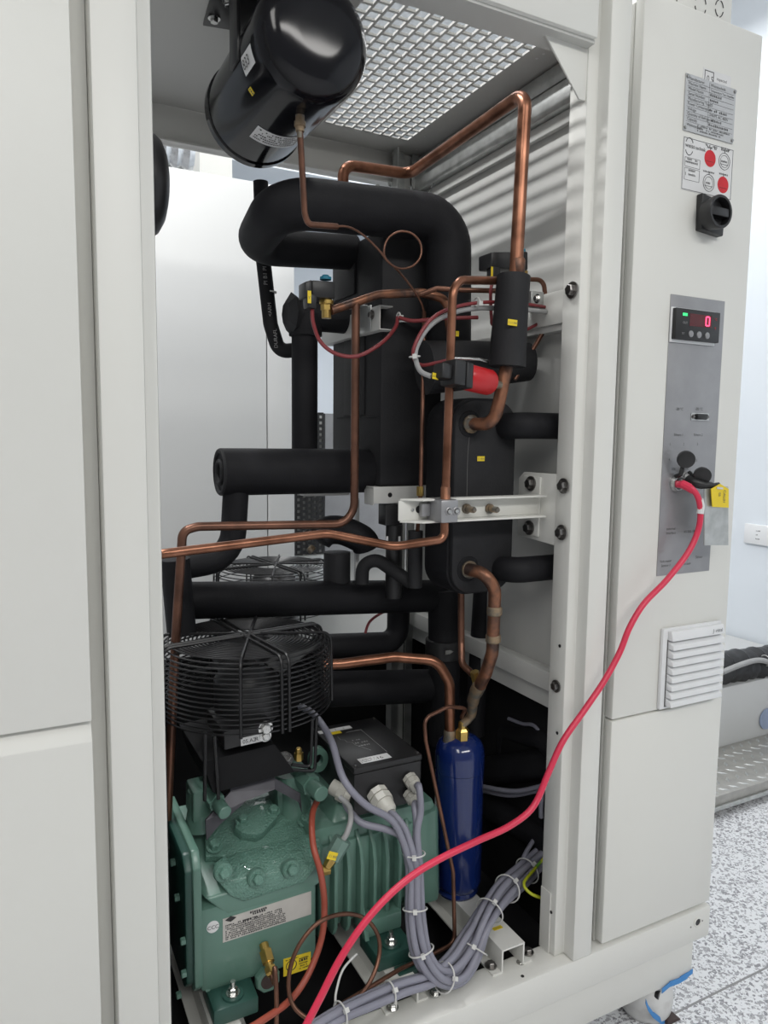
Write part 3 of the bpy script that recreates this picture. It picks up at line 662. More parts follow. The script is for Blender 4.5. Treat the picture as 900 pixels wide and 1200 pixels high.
b = MB(); b.sweep2([V((tq.x-.018,1.20,tq.z)), V((tq.x-.026,1.20,tq.z)), V((tq.x-.036,1.20,tq.z))], V((-1,0,0)), [.030,.036,.020], 8); b.part('end_cap', foam2, tee, smooth=0)
cc = at(275, 553, 1.13)
hpz = cc.z; hp_ = thing('insulated_header', (.42, 1.13, hpz-.037), 'thick level black foam wrapped header with an open cut left end', 'pipe')
MB().cyl(V((.292,1.13,hpz)), V((.5468,1.13,hpz-.001)), .0375, seg=32).part('foam_tube', foam, hp_, smooth=50)
MB().ring(V((.2915,1.13,hpz)), (1,0,0), .0335, .004, 30, 8).part('cut_rim', foam2, hp_)
MB().ring(V((.2905,1.13,hpz)), (1,0,0), .017, .004, 24, 8).part('cut_rim', foam2, hp_)
pipe('insulated_pipe', [V((at(277,575,1.13).x,1.13,hpz-.02)), at(272,654,1.13), at(190,668,1.13)], .0205, foam, IP+'dropping from the cut header and elbowing left', bend=.05, seg=20)
pipe('insulated_pipe', [at(205,655,1.09), at(213,742,1.09)], .0215, foam, IP+'upright at the far left behind a copper pipe', seg=20)
pipe('insulated_pipe', [at(205,704,1.15), at(516,698,1.15)], .0300, foam, IP+'running level across the middle above the fan guard', seg=28)
v9 = pipe('insulated_pipe', [at(520,690,1.14), at(521,870,1.14)], .0300, foam, IP+'upright with a clip collar below the plate exchanger', seg=26)
MB().lathe(at(520,748,1.14), -UP, [(0,.0325),(.001,.0345),(.035,.0345),(.036,.0325)], 28).part('collar', blackp, v9, 'smooth plastic collar')
cv = at(526,764,1.104); MB().prism([cv+V(p) for p in ((-.009,0,.004),(.001,0,.004),(.009,0,0),(.001,0,-.004),(-.009,0,-.004))], (0,-.002,0)).part('collar_slot', chrome, v9, smooth=0)
pipe('insulated_pipe', [at(370,757,1.21), at(466,753,1.21), at(468,690,1.21)], .0215, foam, IP+'with short elbow between the two long level pipes', bend=.03, seg=20)
pipe('insulated_pipe', [at(372,808,1.16), at(521,803,1.16)], .0315, foam, IP+'running level behind the copper elbow above the terminal box', seg=26)
zz = at(630,499,.905).z; pipe('insulated_pipe', [V((.693,.958,zz-.002)), V((.693,.905,zz)), V((.815,.905,zz))], .0205, foam, IP+'leaving the upper right of the plate exchanger', bend=.03, seg=22)
zz = at(620,667,.905).z; pipe('insulated_pipe', [V((.693,.958,zz-.002)), V((.693,.905,zz)), V((.815,.905,zz))], .0205, foam, IP+'leaving the lower right of the plate exchanger', bend=.03, seg=22)
# wrap around the valve, and the sleeve on the copper riser
wr_ = MB().sweep([at(497,431,1.00), at(545,428,.99), at(619,424,.97)], [.042,.039,.031], 24).top('foam_wrap', foam2, 'flat black foam wrapped around the line behind the red pressure switch', 'insulation', smooth=50)
slv = thing('foam_sleeve', tuple(at(590,440,.885)), 'upright black foam sleeve with yellow tag around the copper riser', 'insulation')
b = MB(); P = [at(602,324,.888), at(599,360,.886), at(596,400,.885), at(594,430,.885)]; b.sweep(P, [.0245,.025,.0265,.0275], 26)
b.part('sleeve', foam2, slv, smooth=50)
sticker(slv, frame(at(600.5,378,.8585), V((1,0,-.03)), V((-.35,-1,0))), .0165, .0085, yellow, [('Y-1.1 AB03', -.0074, -.0015, .0035)], inkg)
sticker(wr_, FY(at(535,391,.958)), .008, .008, yellow, [('C1', -.003, -.0018, .004)], inkg)
# small black items low behind the arm
pipe('insulated_pipe', [at(486,688,1.03), at(487,622,1.03)], .0122, foam2, IP+'thin, short and upright below the arm end', seg=18)
pipe('insulated_pipe', [at(424,684,1.10), at(425,662,1.10), at(441,655,1.09), at(482,683,1.05)], .0115, foam2, IP+'thin, bent in a hook beside the shutoff valve', bend=.022, seg=16)
vv = thing('shutoff_valve', tuple(at(395,690,1.17)), 'black foam covered shutoff valve on a stub of the long level pipe', 'valve')
MB().sweep([at(395,694,1.16), at(395,647,1.16)], .0235, 22).part('valve_stub', foam2, vv, smooth=50)
MB().sweep(spline([at(372,632,1.16), at(383,622,1.16), at(402,622,1.16), at(424,632,1.15), at(430,642,1.15)], 5), [.014]+[.0255]*19+[.014], 18).part('valve_body', foam, vv, smooth=50)
MB().lathe(at(391,618,1.16), UP, [(0,.024),(.012,.020),(.018,.010)], 18).part('valve_cap', foam, vv)
for px, py in ((366,642),(425,664)): MB().lathe(at(px,py,1.14), (-.6,-.5,-.3), [(0,.006),(.010,.006),(.012,.003)], 10).part('valve_nut', solder, vv)
co = thing('valve_coil', tuple(at(462,690,1.08)), 'black square topped sensor body behind the end of the cream arm', 'valve')
F = FY(at(462,604,1.08)); b = MB().box(-.0165,.0165,-.017,.018,-.028,0); b.v=[F@p for p in b.v]; b.part('coil_head', blackp, co, bev=.0015)
MB().sweep([at(462,615,1.095), at(461,700,1.095)], .0145, 16).part('coil_body', blackp, co)
for px in (453.5, 468): sticker(co, FY(at(px,634,1.079)), .004, .016, white)
# dark insulated pipes low at the right, behind the blue receiver
pipe('insulated_pipe', [at(560,905,1.14), at(652,893,.945)], .0270, foam, IP+'nearly level in the shadow right of the blue receiver', seg=20)
pipe('insulated_pipe', [at(560,936,1.14), at(600,958,1.05), at(650,990,.945)], .0265, foam, IP+'slanting down right in the shadow above the cable bundle', seg=20)
pipe('insulated_pipe', [at(592,898,1.10), at(592,856,1.10), at(636,866,.975), at(652,884,.935)], .0180, foam, IP+'short, bent, under the right wall rail in shadow', bend=.02, seg=16)
pipe('insulated_pipe', [at(567,690,1.12), at(556,860,1.12)], .0195, foam, IP+'upright in shadow just left of the right wall', seg=18)

# ------------------------------------------------------------------ copper
XR = at(612,112,.885).x
t0 = atx(480,204,XR)
br = pipe('copper_pipe', [at(402,240,t0.y), at(402,193,t0.y), V((XR,t0.y,at(480,204,t0.y).z)), at(616,108,.885), at(604,330,.885)], .0098, copper, 'long copper pipe crossing under the roof and dropping into the foam sleeve', bend=.022, seg=16)
MB().lathe(at(606.5,303,.885), -UP, [(0,.0102),(.002,.0112),(.020,.0112),(.022,.0102)], 18).part('solder_joint', copperb, br)
pipe('copper_pipe', [at(594,428,.885), at(585,470,.887), at(578,497,.890), at(550.5,497,.928)], .0098, copperb, 'short scorched copper bend from foam sleeve into the upper exchanger port', bend=.028, seg=16)
pA = pipe('copper_pipe', ats([(150,654,.915),(195,648.5,.905),(384,625,.925),(462,640.5,.875),(521,632,.876),(521,612,.876),(526,470,.874),(531,328,.874),(585,329,.91)]), .0062, copper, 'thin copper pipe rising through the grey clamp on the cream arm', bend=.03, seg=14)
MB().lathe(at(522,583,.876), -UP, [(-.016,.0063),(-.014,.0072),(.004,.0072),(.005,.0078),(.007,.0072),(.018,.0072),(.02,.0063)], 16).part('solder_joint', copperb, pA)
pipe('copper_pipe', ats([(417,356,1.05),(415,614,1.05),(232,617,1.05),(214,622,1.05),(206,745,1.05),(196,960,1.05)]), .0066, copperd, 'copper pipe dropping from a tee, running left and down behind the fan', bend=.034, seg=14)
pipe('copper_pipe', ats([(388,364,1.05),(418,354,1.05),(444,345,1.045),(495,343,1.0),(524,351,.99),(528,398,.99)]), .0068, copperb, 'scorched copper pipe with tee leaving the left solenoid valve', bend=.02, seg=14)
MB().sweep(ats([(493,345,.985),(512,338,.972),(545,340,.96),(590,341,.95)]), .0040, 10).top('copper_tube', copperd, 'slim copper tube leading level to the right solenoid valve', 'pipe', smooth=50)
pipe('copper_tube', ats([(497,365,1.02),(497,395,1.02),(493,575,.985),(492,590,.985),(489,626,1.03)]), .0034, copperd, 'slim upright copper tube behind the arm end, with brass nuts', bend=.01, seg=10)
for px, py in ((492.5,575),(490,602)): 
    b = MB(); b.sweep2([at(px,py-5,.985), at(px,py+6,.985)], UP, [.0058,.0058], 6); b.top('brass_nut', brass, 'brass flare nut just %s the end of the cream arm' % ('above' if py < 590 else 'below'), 'nut', smooth=0)
cp1 = nb
pipe('copper_tube', [nb+V((0,0,-.012)), at(357,250,.935), at(361,263,.937), at(395,265.5,.955)], .0042, copperd, 'slim copper tube dropping from the black tank', bend=.022, seg=10)
lc = [(472+22*math.cos(math.radians(a)), 293+22*math.sin(math.radians(a)), .970+.004*k/9) for k, a in enumerate((140,100,60,20,-20,-60,-100,-140,-180,-212))]
cable('capillary_tube', ats([(390,265.5,.955),(408,266,.960),(425,275,.964),(444,293,.968)]+lc+[(470,321,.98),(490,348,.99),(497,368,1.0),(497,395,1.01)]), .0017, copperd, 'hair thin copper capillary coiled in one loop before the pipe loop', 'pipe', seg=7, n=6)
pipe('copper_tube', ats([(613,327,.95),(637,328,.945),(639,347,.945),(636,390,.945),(603,445,.955)]), .0037, copperd, 'slim copper tube bent around the right side of the foam sleeve', bend=.014, seg=10)
bl = atz(551, 868, .503)
RX, RY = .668, 1.004
fitp = V((RX-.004, RY-.012, .503))
lq = pipe('copper_pipe', [at(548.5,667,.925), at(568,672,.893), at(580,690,.890), at(577,765,.905), at(569,790,.925), at(559,810,.955)], .0100, copperb, 'scorched copper pipe from the lower exchanger port down to the blue receiver', bend=.03, seg=16)
for px, py, y in ((579.5,716,.893),(578,748,.902)):
    MB().lathe(at(px,py,y)+V((0,0,.007)), -UP, [(0,.0102),(.002,.0118),(.012,.0118),(.014,.0102)], 18).part('solder_joint', solder, lq)
MB().sweep(spline([at(562,803,.945), at(555,818,.965), at(552,838,.984), fitp+V((0,0,.012))], 5), [.0112]*4+[.0100]*3+[.0082]*4+[.0072]*5, 14).part('solder_joint', solder, lq)
pipe('copper_pipe', [at(376,779,1.08), at(400,778,1.07), at(462,770,1.05), at(512,774,1.02), at(527,800,1.01), V((RX-.035,RY+.0,.497)) if 0 else at(527,862,1.005)], .0088, copper, 'copper pipe curving over and down into the blue receiver top', bend=.035, seg=16)
pipe('copper_pipe', ats([(540.5,695,1.0),(540.5,752,1.0),(541,778,.985),(557,793,.955)]), .0058, copperd, 'upright copper pipe ending at a small brass tee fitting', bend=.02, seg=12)
b = MB(); b.sweep2([at(556,787,.953), at(559,800,.953)], (at(559,800,.953)-at(556,787,.953)).normalized(), [.0075,.0075], 6); b.top('brass_fitting', brass, 'small brass hex fitting beside the scorched copper pipe', 'fitting', smooth=0)
pipe('copper_tube', [fitp+V((-.004,-.002,.026)), at(546,830,.965), at(525,828,.96), at(497,842,.955), at(499,868,.95), at(531,1022,.915), at(533,1105,.89), at(505,1119,.885), at(470,1135,.87), at(395,1180,.84)], .0032, copperd, 'slim copper tube bending from the receiver down past the grey cables', bend=.016, seg=10)

# ------------------------------------------------------------------ blue liquid receiver
rv = thing('liquid_receiver', (RX, RY, .210), 'dark blue steel cylinder standing on the right mounting rail', 'receiver')
RR = .0415
prof = [(.0,RR*.86),(.004,RR*.90),(.010,RR*.86),(.016,RR*.95),(.024,RR),(.222,RR),(.223,RR*1.02),(.248,RR*1.02),(.260,RR*.985),(.270,RR*.88),(.277,RR*.68),(.281,RR*.4),(.2822,0)]
MB().lathe((RX,RY,.2105), UP, prof, 44).part('receiver_shell', blue, rv, smooth=30)
MB().lathe((RX-.004,RY-.012,.478), UP, [(0,.0085),(.006,.0085)], 20).part('receiver_boss', blue, rv)
b = MB(); b.sweep2([fitp+V((0,0,-.022)), fitp+V((0,0,.002)), fitp+V((0,0,.006))], UP, [.0115,.0115,.0085], 6); b.lathe(fitp+V((0,0,.004)), UP, [(0,.0075),(.012,.0068),(.014,.005)], 16)
b.part('brass_nut', brass, rv, smooth=20)
ip = at(527,862,1.005); MB().lathe(ip+V((0,0,-.014)), UP, [(0,.0125),(.006,.0115),(.012,.0105),(.022,.0105),(.024,.0095)], 18).part('inlet_joint', solder, rv)

# ------------------------------------------------------------------ green compressor
cm = thing('compressor', (.39, 1.03, .21), 'green semi hermetic compressor with finned motor on the floor rails', 'compressor')
BY = .930
hullp = []
b = MB()
b.prism([(.203,BY,.232),(.376,BY,.228),(.376,BY,.350),(.203,BY,.358)], (0,.21,0)); b.part('crankcase', green, cm, bev=.010)
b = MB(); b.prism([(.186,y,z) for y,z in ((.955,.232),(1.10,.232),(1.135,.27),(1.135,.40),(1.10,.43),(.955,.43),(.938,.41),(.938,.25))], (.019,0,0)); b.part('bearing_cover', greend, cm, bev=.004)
b = MB(); b.prism([(.196,y,z) for y,z in ((.945,.230),(1.11,.230),(1.14,.265),(1.14,.405),(1.11,.437),(.945,.437),(.931,.415),(.931,.245))], (.012,0,0)); b.part('cover_flange', green, cm, bev=.003)
for px, py in ((206,1010),(211,1051),(218,1102),(219,1140),(213,1165)): bolt(cm, atx(px, py, .186), (-1,0,0), .0055, green, washer=False, h=1.3)
bolt(cm, atx(199, 991, .186), (-1,0,0), .007, chrome, washer=False, h=1.4)
# cylinder block with its tapered shoulder
z0 = .340
MB().hull([(.213,BY+.002,z0+.030),(.241,BY-.001,z0),(.352,BY-.001,z0-.004),(.382,BY+.002,z0+.006),(.386,BY+.012,.366),(.209,BY+.012,.372),
           (.208,1.10,.425),(.388,1.10,.418),(.208,1.10,z0),(.388,1.10,z0)]).part('cylinder_block', green, cm, bev=.004)
# head: valve plate and raised cover
HB, HC = .36, -.04                                      # the head leans towards the front
def slabz(x, y): return .386 + (y-.934)*HB + (x-.28)*HC
HN = V((-HC, -HB, 1)).normalized()
def slab(L, m, name, z0, z1, bev=.002):
    return MB().hull([p+HN*z0 for p in L]+[p+HN*z1 for p in L]).part(name, m, cm, bev=bev)
def sp(px, py, dz=0.):
    """point of the leaning head plane under a pixel, dz above it"""
    d = ray(px, py); t = (slabz(0, 0)+dz-CAM.z)/(d.z-HB*d.y-HC*d.x); return CAM+d*t
slab([sp(241,1004,-.008), sp(240,972,-.008), sp(262,945,-.008), sp(340,925,-.008), sp(372,968,-.008), sp(377,1000,-.008)], greent, 'valve_plate', -.016, .0)
HA = [sp(262,1003), sp(366,975), sp(278,1023), sp(366,998), sp(250,1012,-.004), sp(374,986,-.004), at(256,1034,.934), at(270,1050,.926), at(286,1057,.927), at(357,1034,.926), at(374,1013,.932)]
HA += [V((p.x, p.y+.035, p.z-.004)) for p in HA[6:]] + [p-HN*.02 for p in HA[:2]]
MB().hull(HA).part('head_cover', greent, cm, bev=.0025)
for px, py in ((262,1022),(301,1029),(341,1018)):
    p = at(px, py, .9275)+V((0,-.001,0)); n_ = V((.0,-.93,.25)).normalized()
    MB().lathe(p-n_*.006, n_, [(0,.0135),(.0065,.0125)], 24).part('bolt_boss', green, cm)
    bolt(cm, p, n_, .0078, greent, h=1.25)
for px, py in ((251,993),(369,994),(357,963)): bolt(cm, sp(px,py,-.006), HN, .0082, greent, h=1.2)
dia = [(275,969),(277,961),(299,943),(307,940),(323,943),(327,950),(325,957),(309,974),(301,978),(284,976)]
slab([sp(x, y, .008) for x, y in dia], greent, 'sight_cover', -.018, .0, .002)
for px, py in ((284,962),(320,951)): bolt(cm, sp(px,py,.007), HN, .0075, greent, h=1.15)
F = frame(sp(262,996,-.008), sp(296,987,-.008)-sp(262,996,-.008), HN); lettering(cm, [('6B1', 0, 0, .010)], F, green, 'cast_lettering', .0012)
F = frame(sp(331,970,-.008), sp(350,965,-.008)-sp(331,970,-.008), HN); lettering(cm, [('2.B1', 0, 0, .009)], F, green, 'cast_lettering', .0012)
hn = (HA[1]-HA[0]).normalized(); F = frame(sp(341,1000), sp(366,993)-sp(341,1000), HN); lettering(cm, [('SSA', 0, .0, .009)], F, green, 'cast_lettering', .0012)
# front fittings and labels
F = FY(V((0,BY-.0006,0))); a_, c_, d_, e_ = at(261,1077,BY), at(364.5,1044,BY), at(364.5,1071,BY), at(261,1104.5,BY)
np_ = MB().prism([a_, c_, d_, e_], (0,-.0008,0)).part('name_plate', silverl, cm, smooth=0)
NF = frame(e_+V((0,-.0009,0)), d_-e_, FR); nw = (d_-e_).length; nh = (a_-e_).length
b = MB()
for k in range(8): scribble(b, NF, .004, nh*(.06+.085*k), nw*(.70 if k < 5 else .66)-.004, .0025, .0002, k+60)
for k, (x, y, w) in enumerate(((.33,.80,.14),(.30,.88,.20),(.22,.62,.18))): scribble(b, NF, nw*x, nh*y, nw*w, .0036, .0003, k+80)
x, y, w, h = .0035, nh*.80, .0165, .0085
b.add([NF @ V(p) for p in ((x,y+h/2,.0003),(x+w/2,y,.0003),(x+w,y+h/2,.0003),(x+w/2,y+h,.0003))], [(0,1,2,3)]); b.part('plate_print', ink, np_, smooth=0)
rd = at(249.5,1086,BY); rs = MB().lathe(rd, FR, [(0,.0085),(.0006,.0085)], 28).part('round_sticker', white, cm)
lettering(rs, [('CCC', 0, -.0028, .0075, 'CENTER')], FY(rd+V((0,-.0007,0))), ink)
ys = [at(332,1124,BY), at(364,1115,BY), at(364,1134,BY), at(332,1144.5,BY)]
yl = MB().prism(ys, (0,-.0006,0)).part('oil_label', yellow, cm, smooth=0)
NF = frame(ys[3]+V((0,-.0008,0)), ys[2]-ys[3], FR); nw = (ys[2]-ys[3]).length; nh = (ys[0]-ys[3]).length
b = MB(); b.ring(NF @ V((nw*.28, nh*.52, .0)), FR, .0078, .0007, 24, 4)
scribble(b, NF, .003, nh*.85, nw*.45, .0022, .0003, 5)
for k in range(5): scribble(b, NF, nw*.56, nh*(.15+.14*k), nw*(.38,.3,.34,.3,.36)[k], .0022 if k != 3 else .004, .0003, k+90)
b.part('label_print', ink, yl, smooth=0)
sg = at(312,1144,BY)
b = MB(); b.sweep2([sg, sg+V((0,-.008,0)), sg+V((0,-.011,0))], FR, [.0185,.0185,.0165], 8, .5); b.part('sight_glass_nut', green, cm, smooth=20)
MB().lathe(sg+V((0,-.009,0)), FR, [(0,.0115),(.0025,.0112)], 24).part('sight_glass', brown, cm)
o_ = at(309,1106,BY); dv = V((.0,-.75,-.45)).normalized()
b = MB(); b.lathe(o_, dv, [(0,.0065),(.010,.0065)], 14); b.sweep2([o_+dv*.010, o_+dv*.026], dv, [.0095,.0095], 6); b.lathe(o_+dv*.026, dv, [(0,.006),(.006,.006)], 12); b.sweep2([o_+dv*.032, o_+dv*.040, o_+dv*.043], dv, [.0085,.0085,.006], 6)
b.part('oil_fitting', brass, cm, 'brass hex fitting on the front of the crankcase', smooth=20)
OILF = o_+dv*.043
# motor half and fins
MB().box(.380, .596, .962, 1.15, .245, .412).part('motor_housing', green, cm, bev=.010)
MB().prism([(.565,.945,.25),(.590,.945,.25),(.606,.962,.26),(.606,1.10,.26),(.606,1.10,.40),(.606,.975,.40),(.590,.955,.405),(.565,.950,.405)], (.0,0,0.0001)) if 0 else None
MB().hull([(.556,.944,.248),(.594,.946,.245),(.606,.962,.252),(.606,1.10,.252),(.556,.952,.392),(.594,.955,.398),(.606,.972,.392),(.606,1.10,.40),(.556,1.10,.405),(.556,1.10,.248)]).part('end_bell', green, cm, bev=.005)
MB().hull([(.41,.965,.405),(.56,.965,.405),(.43,.985,.432),(.56,.985,.425),(.41,1.12,.41),(.58,1.12,.41),(.43,1.11,.432),(.57,1.11,.425)]).part('terminal_seat', green, cm, bev=.004)
fm = None; pitch = .0218
for k in range(8):
    if fm is None:
        fm = MB().prism([V((0,0,.250)), V((0,-.006,.244)), V((0,-.022,.247)), V((0,-.030,.262)), V((0,-.030,.352)), V((0,-.024,.378)), V((0,-.008,.398)), V((0,.004,.402))], (.0062,0,0)).mesh('cooling_fin', green, bev=.0015)
    inst('cooling_fin', fm, cm, V((.384+pitch*k, .968, -.006*(k/7.))))
MB().box(.384, .55, .956, .966, .262, .385).part('fin_web', green, cm, bev=.002)
# feet
for (x, y, z0) in ((.246,.912,.2105), (.487,.905,.2105)):
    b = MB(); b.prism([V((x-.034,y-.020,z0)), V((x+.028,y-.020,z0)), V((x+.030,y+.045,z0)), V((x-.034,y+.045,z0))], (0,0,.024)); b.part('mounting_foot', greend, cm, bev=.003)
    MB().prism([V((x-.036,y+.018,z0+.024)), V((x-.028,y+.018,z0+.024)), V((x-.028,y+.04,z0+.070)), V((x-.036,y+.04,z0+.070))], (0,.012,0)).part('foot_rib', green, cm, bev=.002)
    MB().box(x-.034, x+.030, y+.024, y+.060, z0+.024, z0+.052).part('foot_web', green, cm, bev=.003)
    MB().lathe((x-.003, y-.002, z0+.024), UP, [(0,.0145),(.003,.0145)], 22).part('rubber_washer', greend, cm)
    bolt(cm, V((x-.003, y-.002, z0+.027)), UP, .0066, chrome, h=1.3); MB().cyl((x-.003,y-.002,z0+.03), (x-.003,y-.002,z0+.045), .0036, seg=12).part('stud', chrome, cm)
MB().box(.480, .512, .868, .886, .176, .212).part('foot_block', greend, cm, bev=.002)
# service valves
def service_valve(base, top, stem, cap, rs, rc):
    b = MB(); b.sweep([base, (base+top)/2, top], [rs*1.35, rs*1.05, rs], 20); b.part('valve_body', green, cm, smooth=45)
    d = (cap-stem).normalized(); L = (cap-stem).length
    b = MB(); b.lathe(stem-d*.012, d, [(0,rs*.7),(.012,rs*.72),(L*.35,rs*.72)], 20); b.part('valve_stem', green, cm)
    b = MB(); b.sweep2([stem+d*L*.12, stem+d*L*.55], d, [rc*1.35, rc*1.35], 6); b.part('gland_nut', green, cm, smooth=20)
    b = MB(); b.lathe(stem+d*L*.5, d, [(0,rc*.85),(L*.1,rc),(L*.48,rc),(L*.5,rc*.9)], 22); b.part('valve_cap', greens if 0 else green, cm)
service_valve(at(236,968,1.03), at(235,925,1.03), at(244,927,1.02), at(264,953,.965), .0185, .0098)
service_valve(at(345,955,1.04), at(340,905,1.04), at(352,909,1.03), at(377,931,.965), .021, .0120)
b = MB().prism([at(226,930,1.01), at(250,924,1.01), at(252,962,1.01), at(226,966,1.01)], (0,.05,0)); b.part('valve_flange', green, cm, bev=.004)
b = MB().prism([at(324,915,1.03), at(362,900,1.03), at(366,945,1.03), at(326,962,1.03)], (0,.05,0)); b.part('valve_flange', green, cm, bev=.005)
lug = at(374,891,1.05); b = MB()
n = 20
ring_o = [lug+V((.016*math.cos(2*PI*k/n), 0, .0205*math.sin(2*PI*k/n))) for k in range(n)]; ring_i = [lug+V((.007*math.cos(2*PI*k/n), 0, .010*math.sin(2*PI*k/n))) for k in range(n)]
vs = ring_o+ring_i+[p+V((0,.012,0)) for p in ring_o+ring_i]
fs = [(k, (k+1)%n, n+(k+1)%n, n+k) for k in range(n)] + [(2*n+(k+1)%n, 2*n+k, 3*n+k, 3*n+(k+1)%n) for k in range(n)] + [((k+1)%n, k, 2*n+k, 2*n+(k+1)%n) for k in range(n)] + [(n+k, n+(k+1)%n, 3*n+(k+1)%n, 3*n+k) for k in range(n)]
b.add(vs, fs); b.part('lifting_lug', green, cm)
for px, py, y in ((350,882,1.03),(246,909,1.04)):
    b = MB(); p = at(px, py, y); b.sweep2([p-UP*.012, p], UP, [.0072,.0072], 6); b.lathe(p, UP, [(0,.0055),(.006,.0050),(.008,.0035)], 12); b.part('schrader_valve', brass, cm, 'small brass charging valve', smooth=20)
for px, py, y in ((334,890,1.0),(262,907,1.0),(237,874,1.06)): bolt(cm, at(px,py,y), (0,-.6,.8), .0085, chrome, h=.9)
# dark sheet carrying the fan
MB().prism([at(242,985,.985), at(257,967,.988), at(289,938,.992), at(322,925,.994), at(350,940,.992), at(354,952,.992), at(352,930,1.0), at(322,912,1.0), at(316,898,1.01), at(272,908,1.01), at(270,928,1.0), at(241,962,.985)], (0,.004,0)).part('fan_bracket', greyplate, cm, smooth=0)
# gland with cables, grey plug with yellow tag on the side of the head
g0 = at(395,925,.985); gd = V((.5,-.6,-.25)).normalized()
b = MB(); b.lathe(g0-gd*.01, gd, [(0,.012),(.018,.012)], 18); b.sweep2([g0+gd*.004, g0+gd*.016], gd, [.0145,.0145], 8); b.lathe(g0+gd*.016, gd, [(0,.011),(.010,.009)], 18); b.part('cable_gland', gland, cm, smooth=25)
sn = thing('pressure_sensor', tuple(at(393,1000,.93)), 'pale green sensor plug with yellow tag beside the compressor head', 'sensor')
sa, sb_ = at(402,983,.918), at(385,1013,.918); sd = (sb_-sa).normalized()
b = MB(); b.sweep2([sa, sa+sd*.030], sd, [.0135,.0125], 8, .5); b.part('sensor_body', greens, sn, smooth=20)
b = MB(); b.sweep2([sa+sd*.030, sa+sd*.044], sd, [.009,.007], 6); b.part('sensor_nut', brass, sn, smooth=20)
b = MB(); b.sweep(fillet([at(386,1010,.918), at(383,1020,.918), at(374,1016,.922)], .004), .0045, 10); b.sweep2([at(378,1021,.918), at(386,1019,.918)], V((1,0,0)), [.0065,.0065], 6); b.part('brass_elbow', brass, sn, smooth=25)
sticker(sn, frame(at(389.5,1003,.905), V((.9,0,-.45)), (-.2,-1,.2)), .0155, .011, yellow, [('C1 B20', -.006, -.002, .0045)], inkg)

# ------------------------------------------------------------------ terminal box
tb = thing('terminal_box', (.50, 1.03, .423), 'black terminal box with cable glands on top of the green motor', 'box')
TY = .950
MB().box(.4425, .5600, TY, 1.118, .4235, .4900).part('box_body', blackp, tb, bev=.0025)
tl = MB().box(.4415, .5610, TY-.001, 1.119, .4905, .5005).part('box_lid', blackp, tb, bev=.0025)
for x in (.447,.5555):
    for y in (TY+.006, 1.112): bolt(tb, V((x,y,.5003)), UP, .0022, darkbolt, 'screw', washer=False)
TF = frame(V((.4415, TY, .5008)), (1,0,0), UP)
st = quad(TF, .018, .070, .009, .0265).part('rating_sticker', white, tb, smooth=0)
b = MB()
for k in range(3): scribble(b, TF, .020, .012+.004*k, .026, .0022, .0005, k+3)
b.part('sticker_print', inkg, st, smooth=0); lettering(st, [('16', .046, .012, .012)], TF, ink, lift=.0006)
s2 = quad(TF, .002, .062, .140, .152).part('terminal_sticker', white, tb, smooth=0)
lettering(s2, [('6', .016, .143, .006), ('2', .031, .143, .006), ('5', .046, .143, .006)], TF, ink, lift=.0006)
quad(TF, .018, .038, .129, .139).part('warning_sticker', yellow, tb, smooth=0)
b = MB()
for x0,x1,y0,y1 in ((.072,.0728,.030,.128),(.045,.072,.1272,.128),): q_ = quad(TF, x0,x1,y0,y1); b.add(q_.v, q_.f)
for p0, p1 in (((.025,.118),(.024,.104)),((.024,.104),(.030,.100)),((.030,.100),(.030,.090)),((.030,.090),(.037,.086)),((.037,.086),(.038,.074)),((.038,.074),(.052,.046))):
    d = V((p1[0]-p0[0], p1[1]-p0[1], 0)).normalized(); w = V((-d.y, d.x, 0))*.0004
    b.add([TF @ (V((*q_, .0004))+s_*w) for q_, s_ in ((p0,1),(p0,-1),(p1,-1),(p1,1))], [(0,1,2,3)])
for k in range(3): scribble(b, TF, .040, .090-.012*k, .022, .005, .0005, k+12)
b.part('lid_print', inkw, tb, smooth=0)
def glnd(px, py, r, d=(.12,-1,-.42)):
    d = V(d).normalized(); p = at(px, py, TY)
    o = MB(); o.sweep2([p, p+d*r*.55], d, [r*1.05]*2, 8); o.sweep2([p+d*r*.7, p+d*r*1.35], d, [r*1.08]*2, 8); o.lathe(p+d*r*.5, d, [(0,r*.86),(r*1.0,r*.9),(r*1.7,r*.80),(r*2.0,r*.55),(r*1.7,.0)], 22)
    o.part('cable_gland', gland, tb, smooth=25); MB().lathe(p+d*r*1.6, d, [(0,r*.54),(r*.42,r*.5)], 18).part('gland_seal', blackp, tb); return p+d*r*1.9
ga = glnd(441,929,.0165); gb = glnd(479,911,.0110); gc = glnd(479,929,.0108)

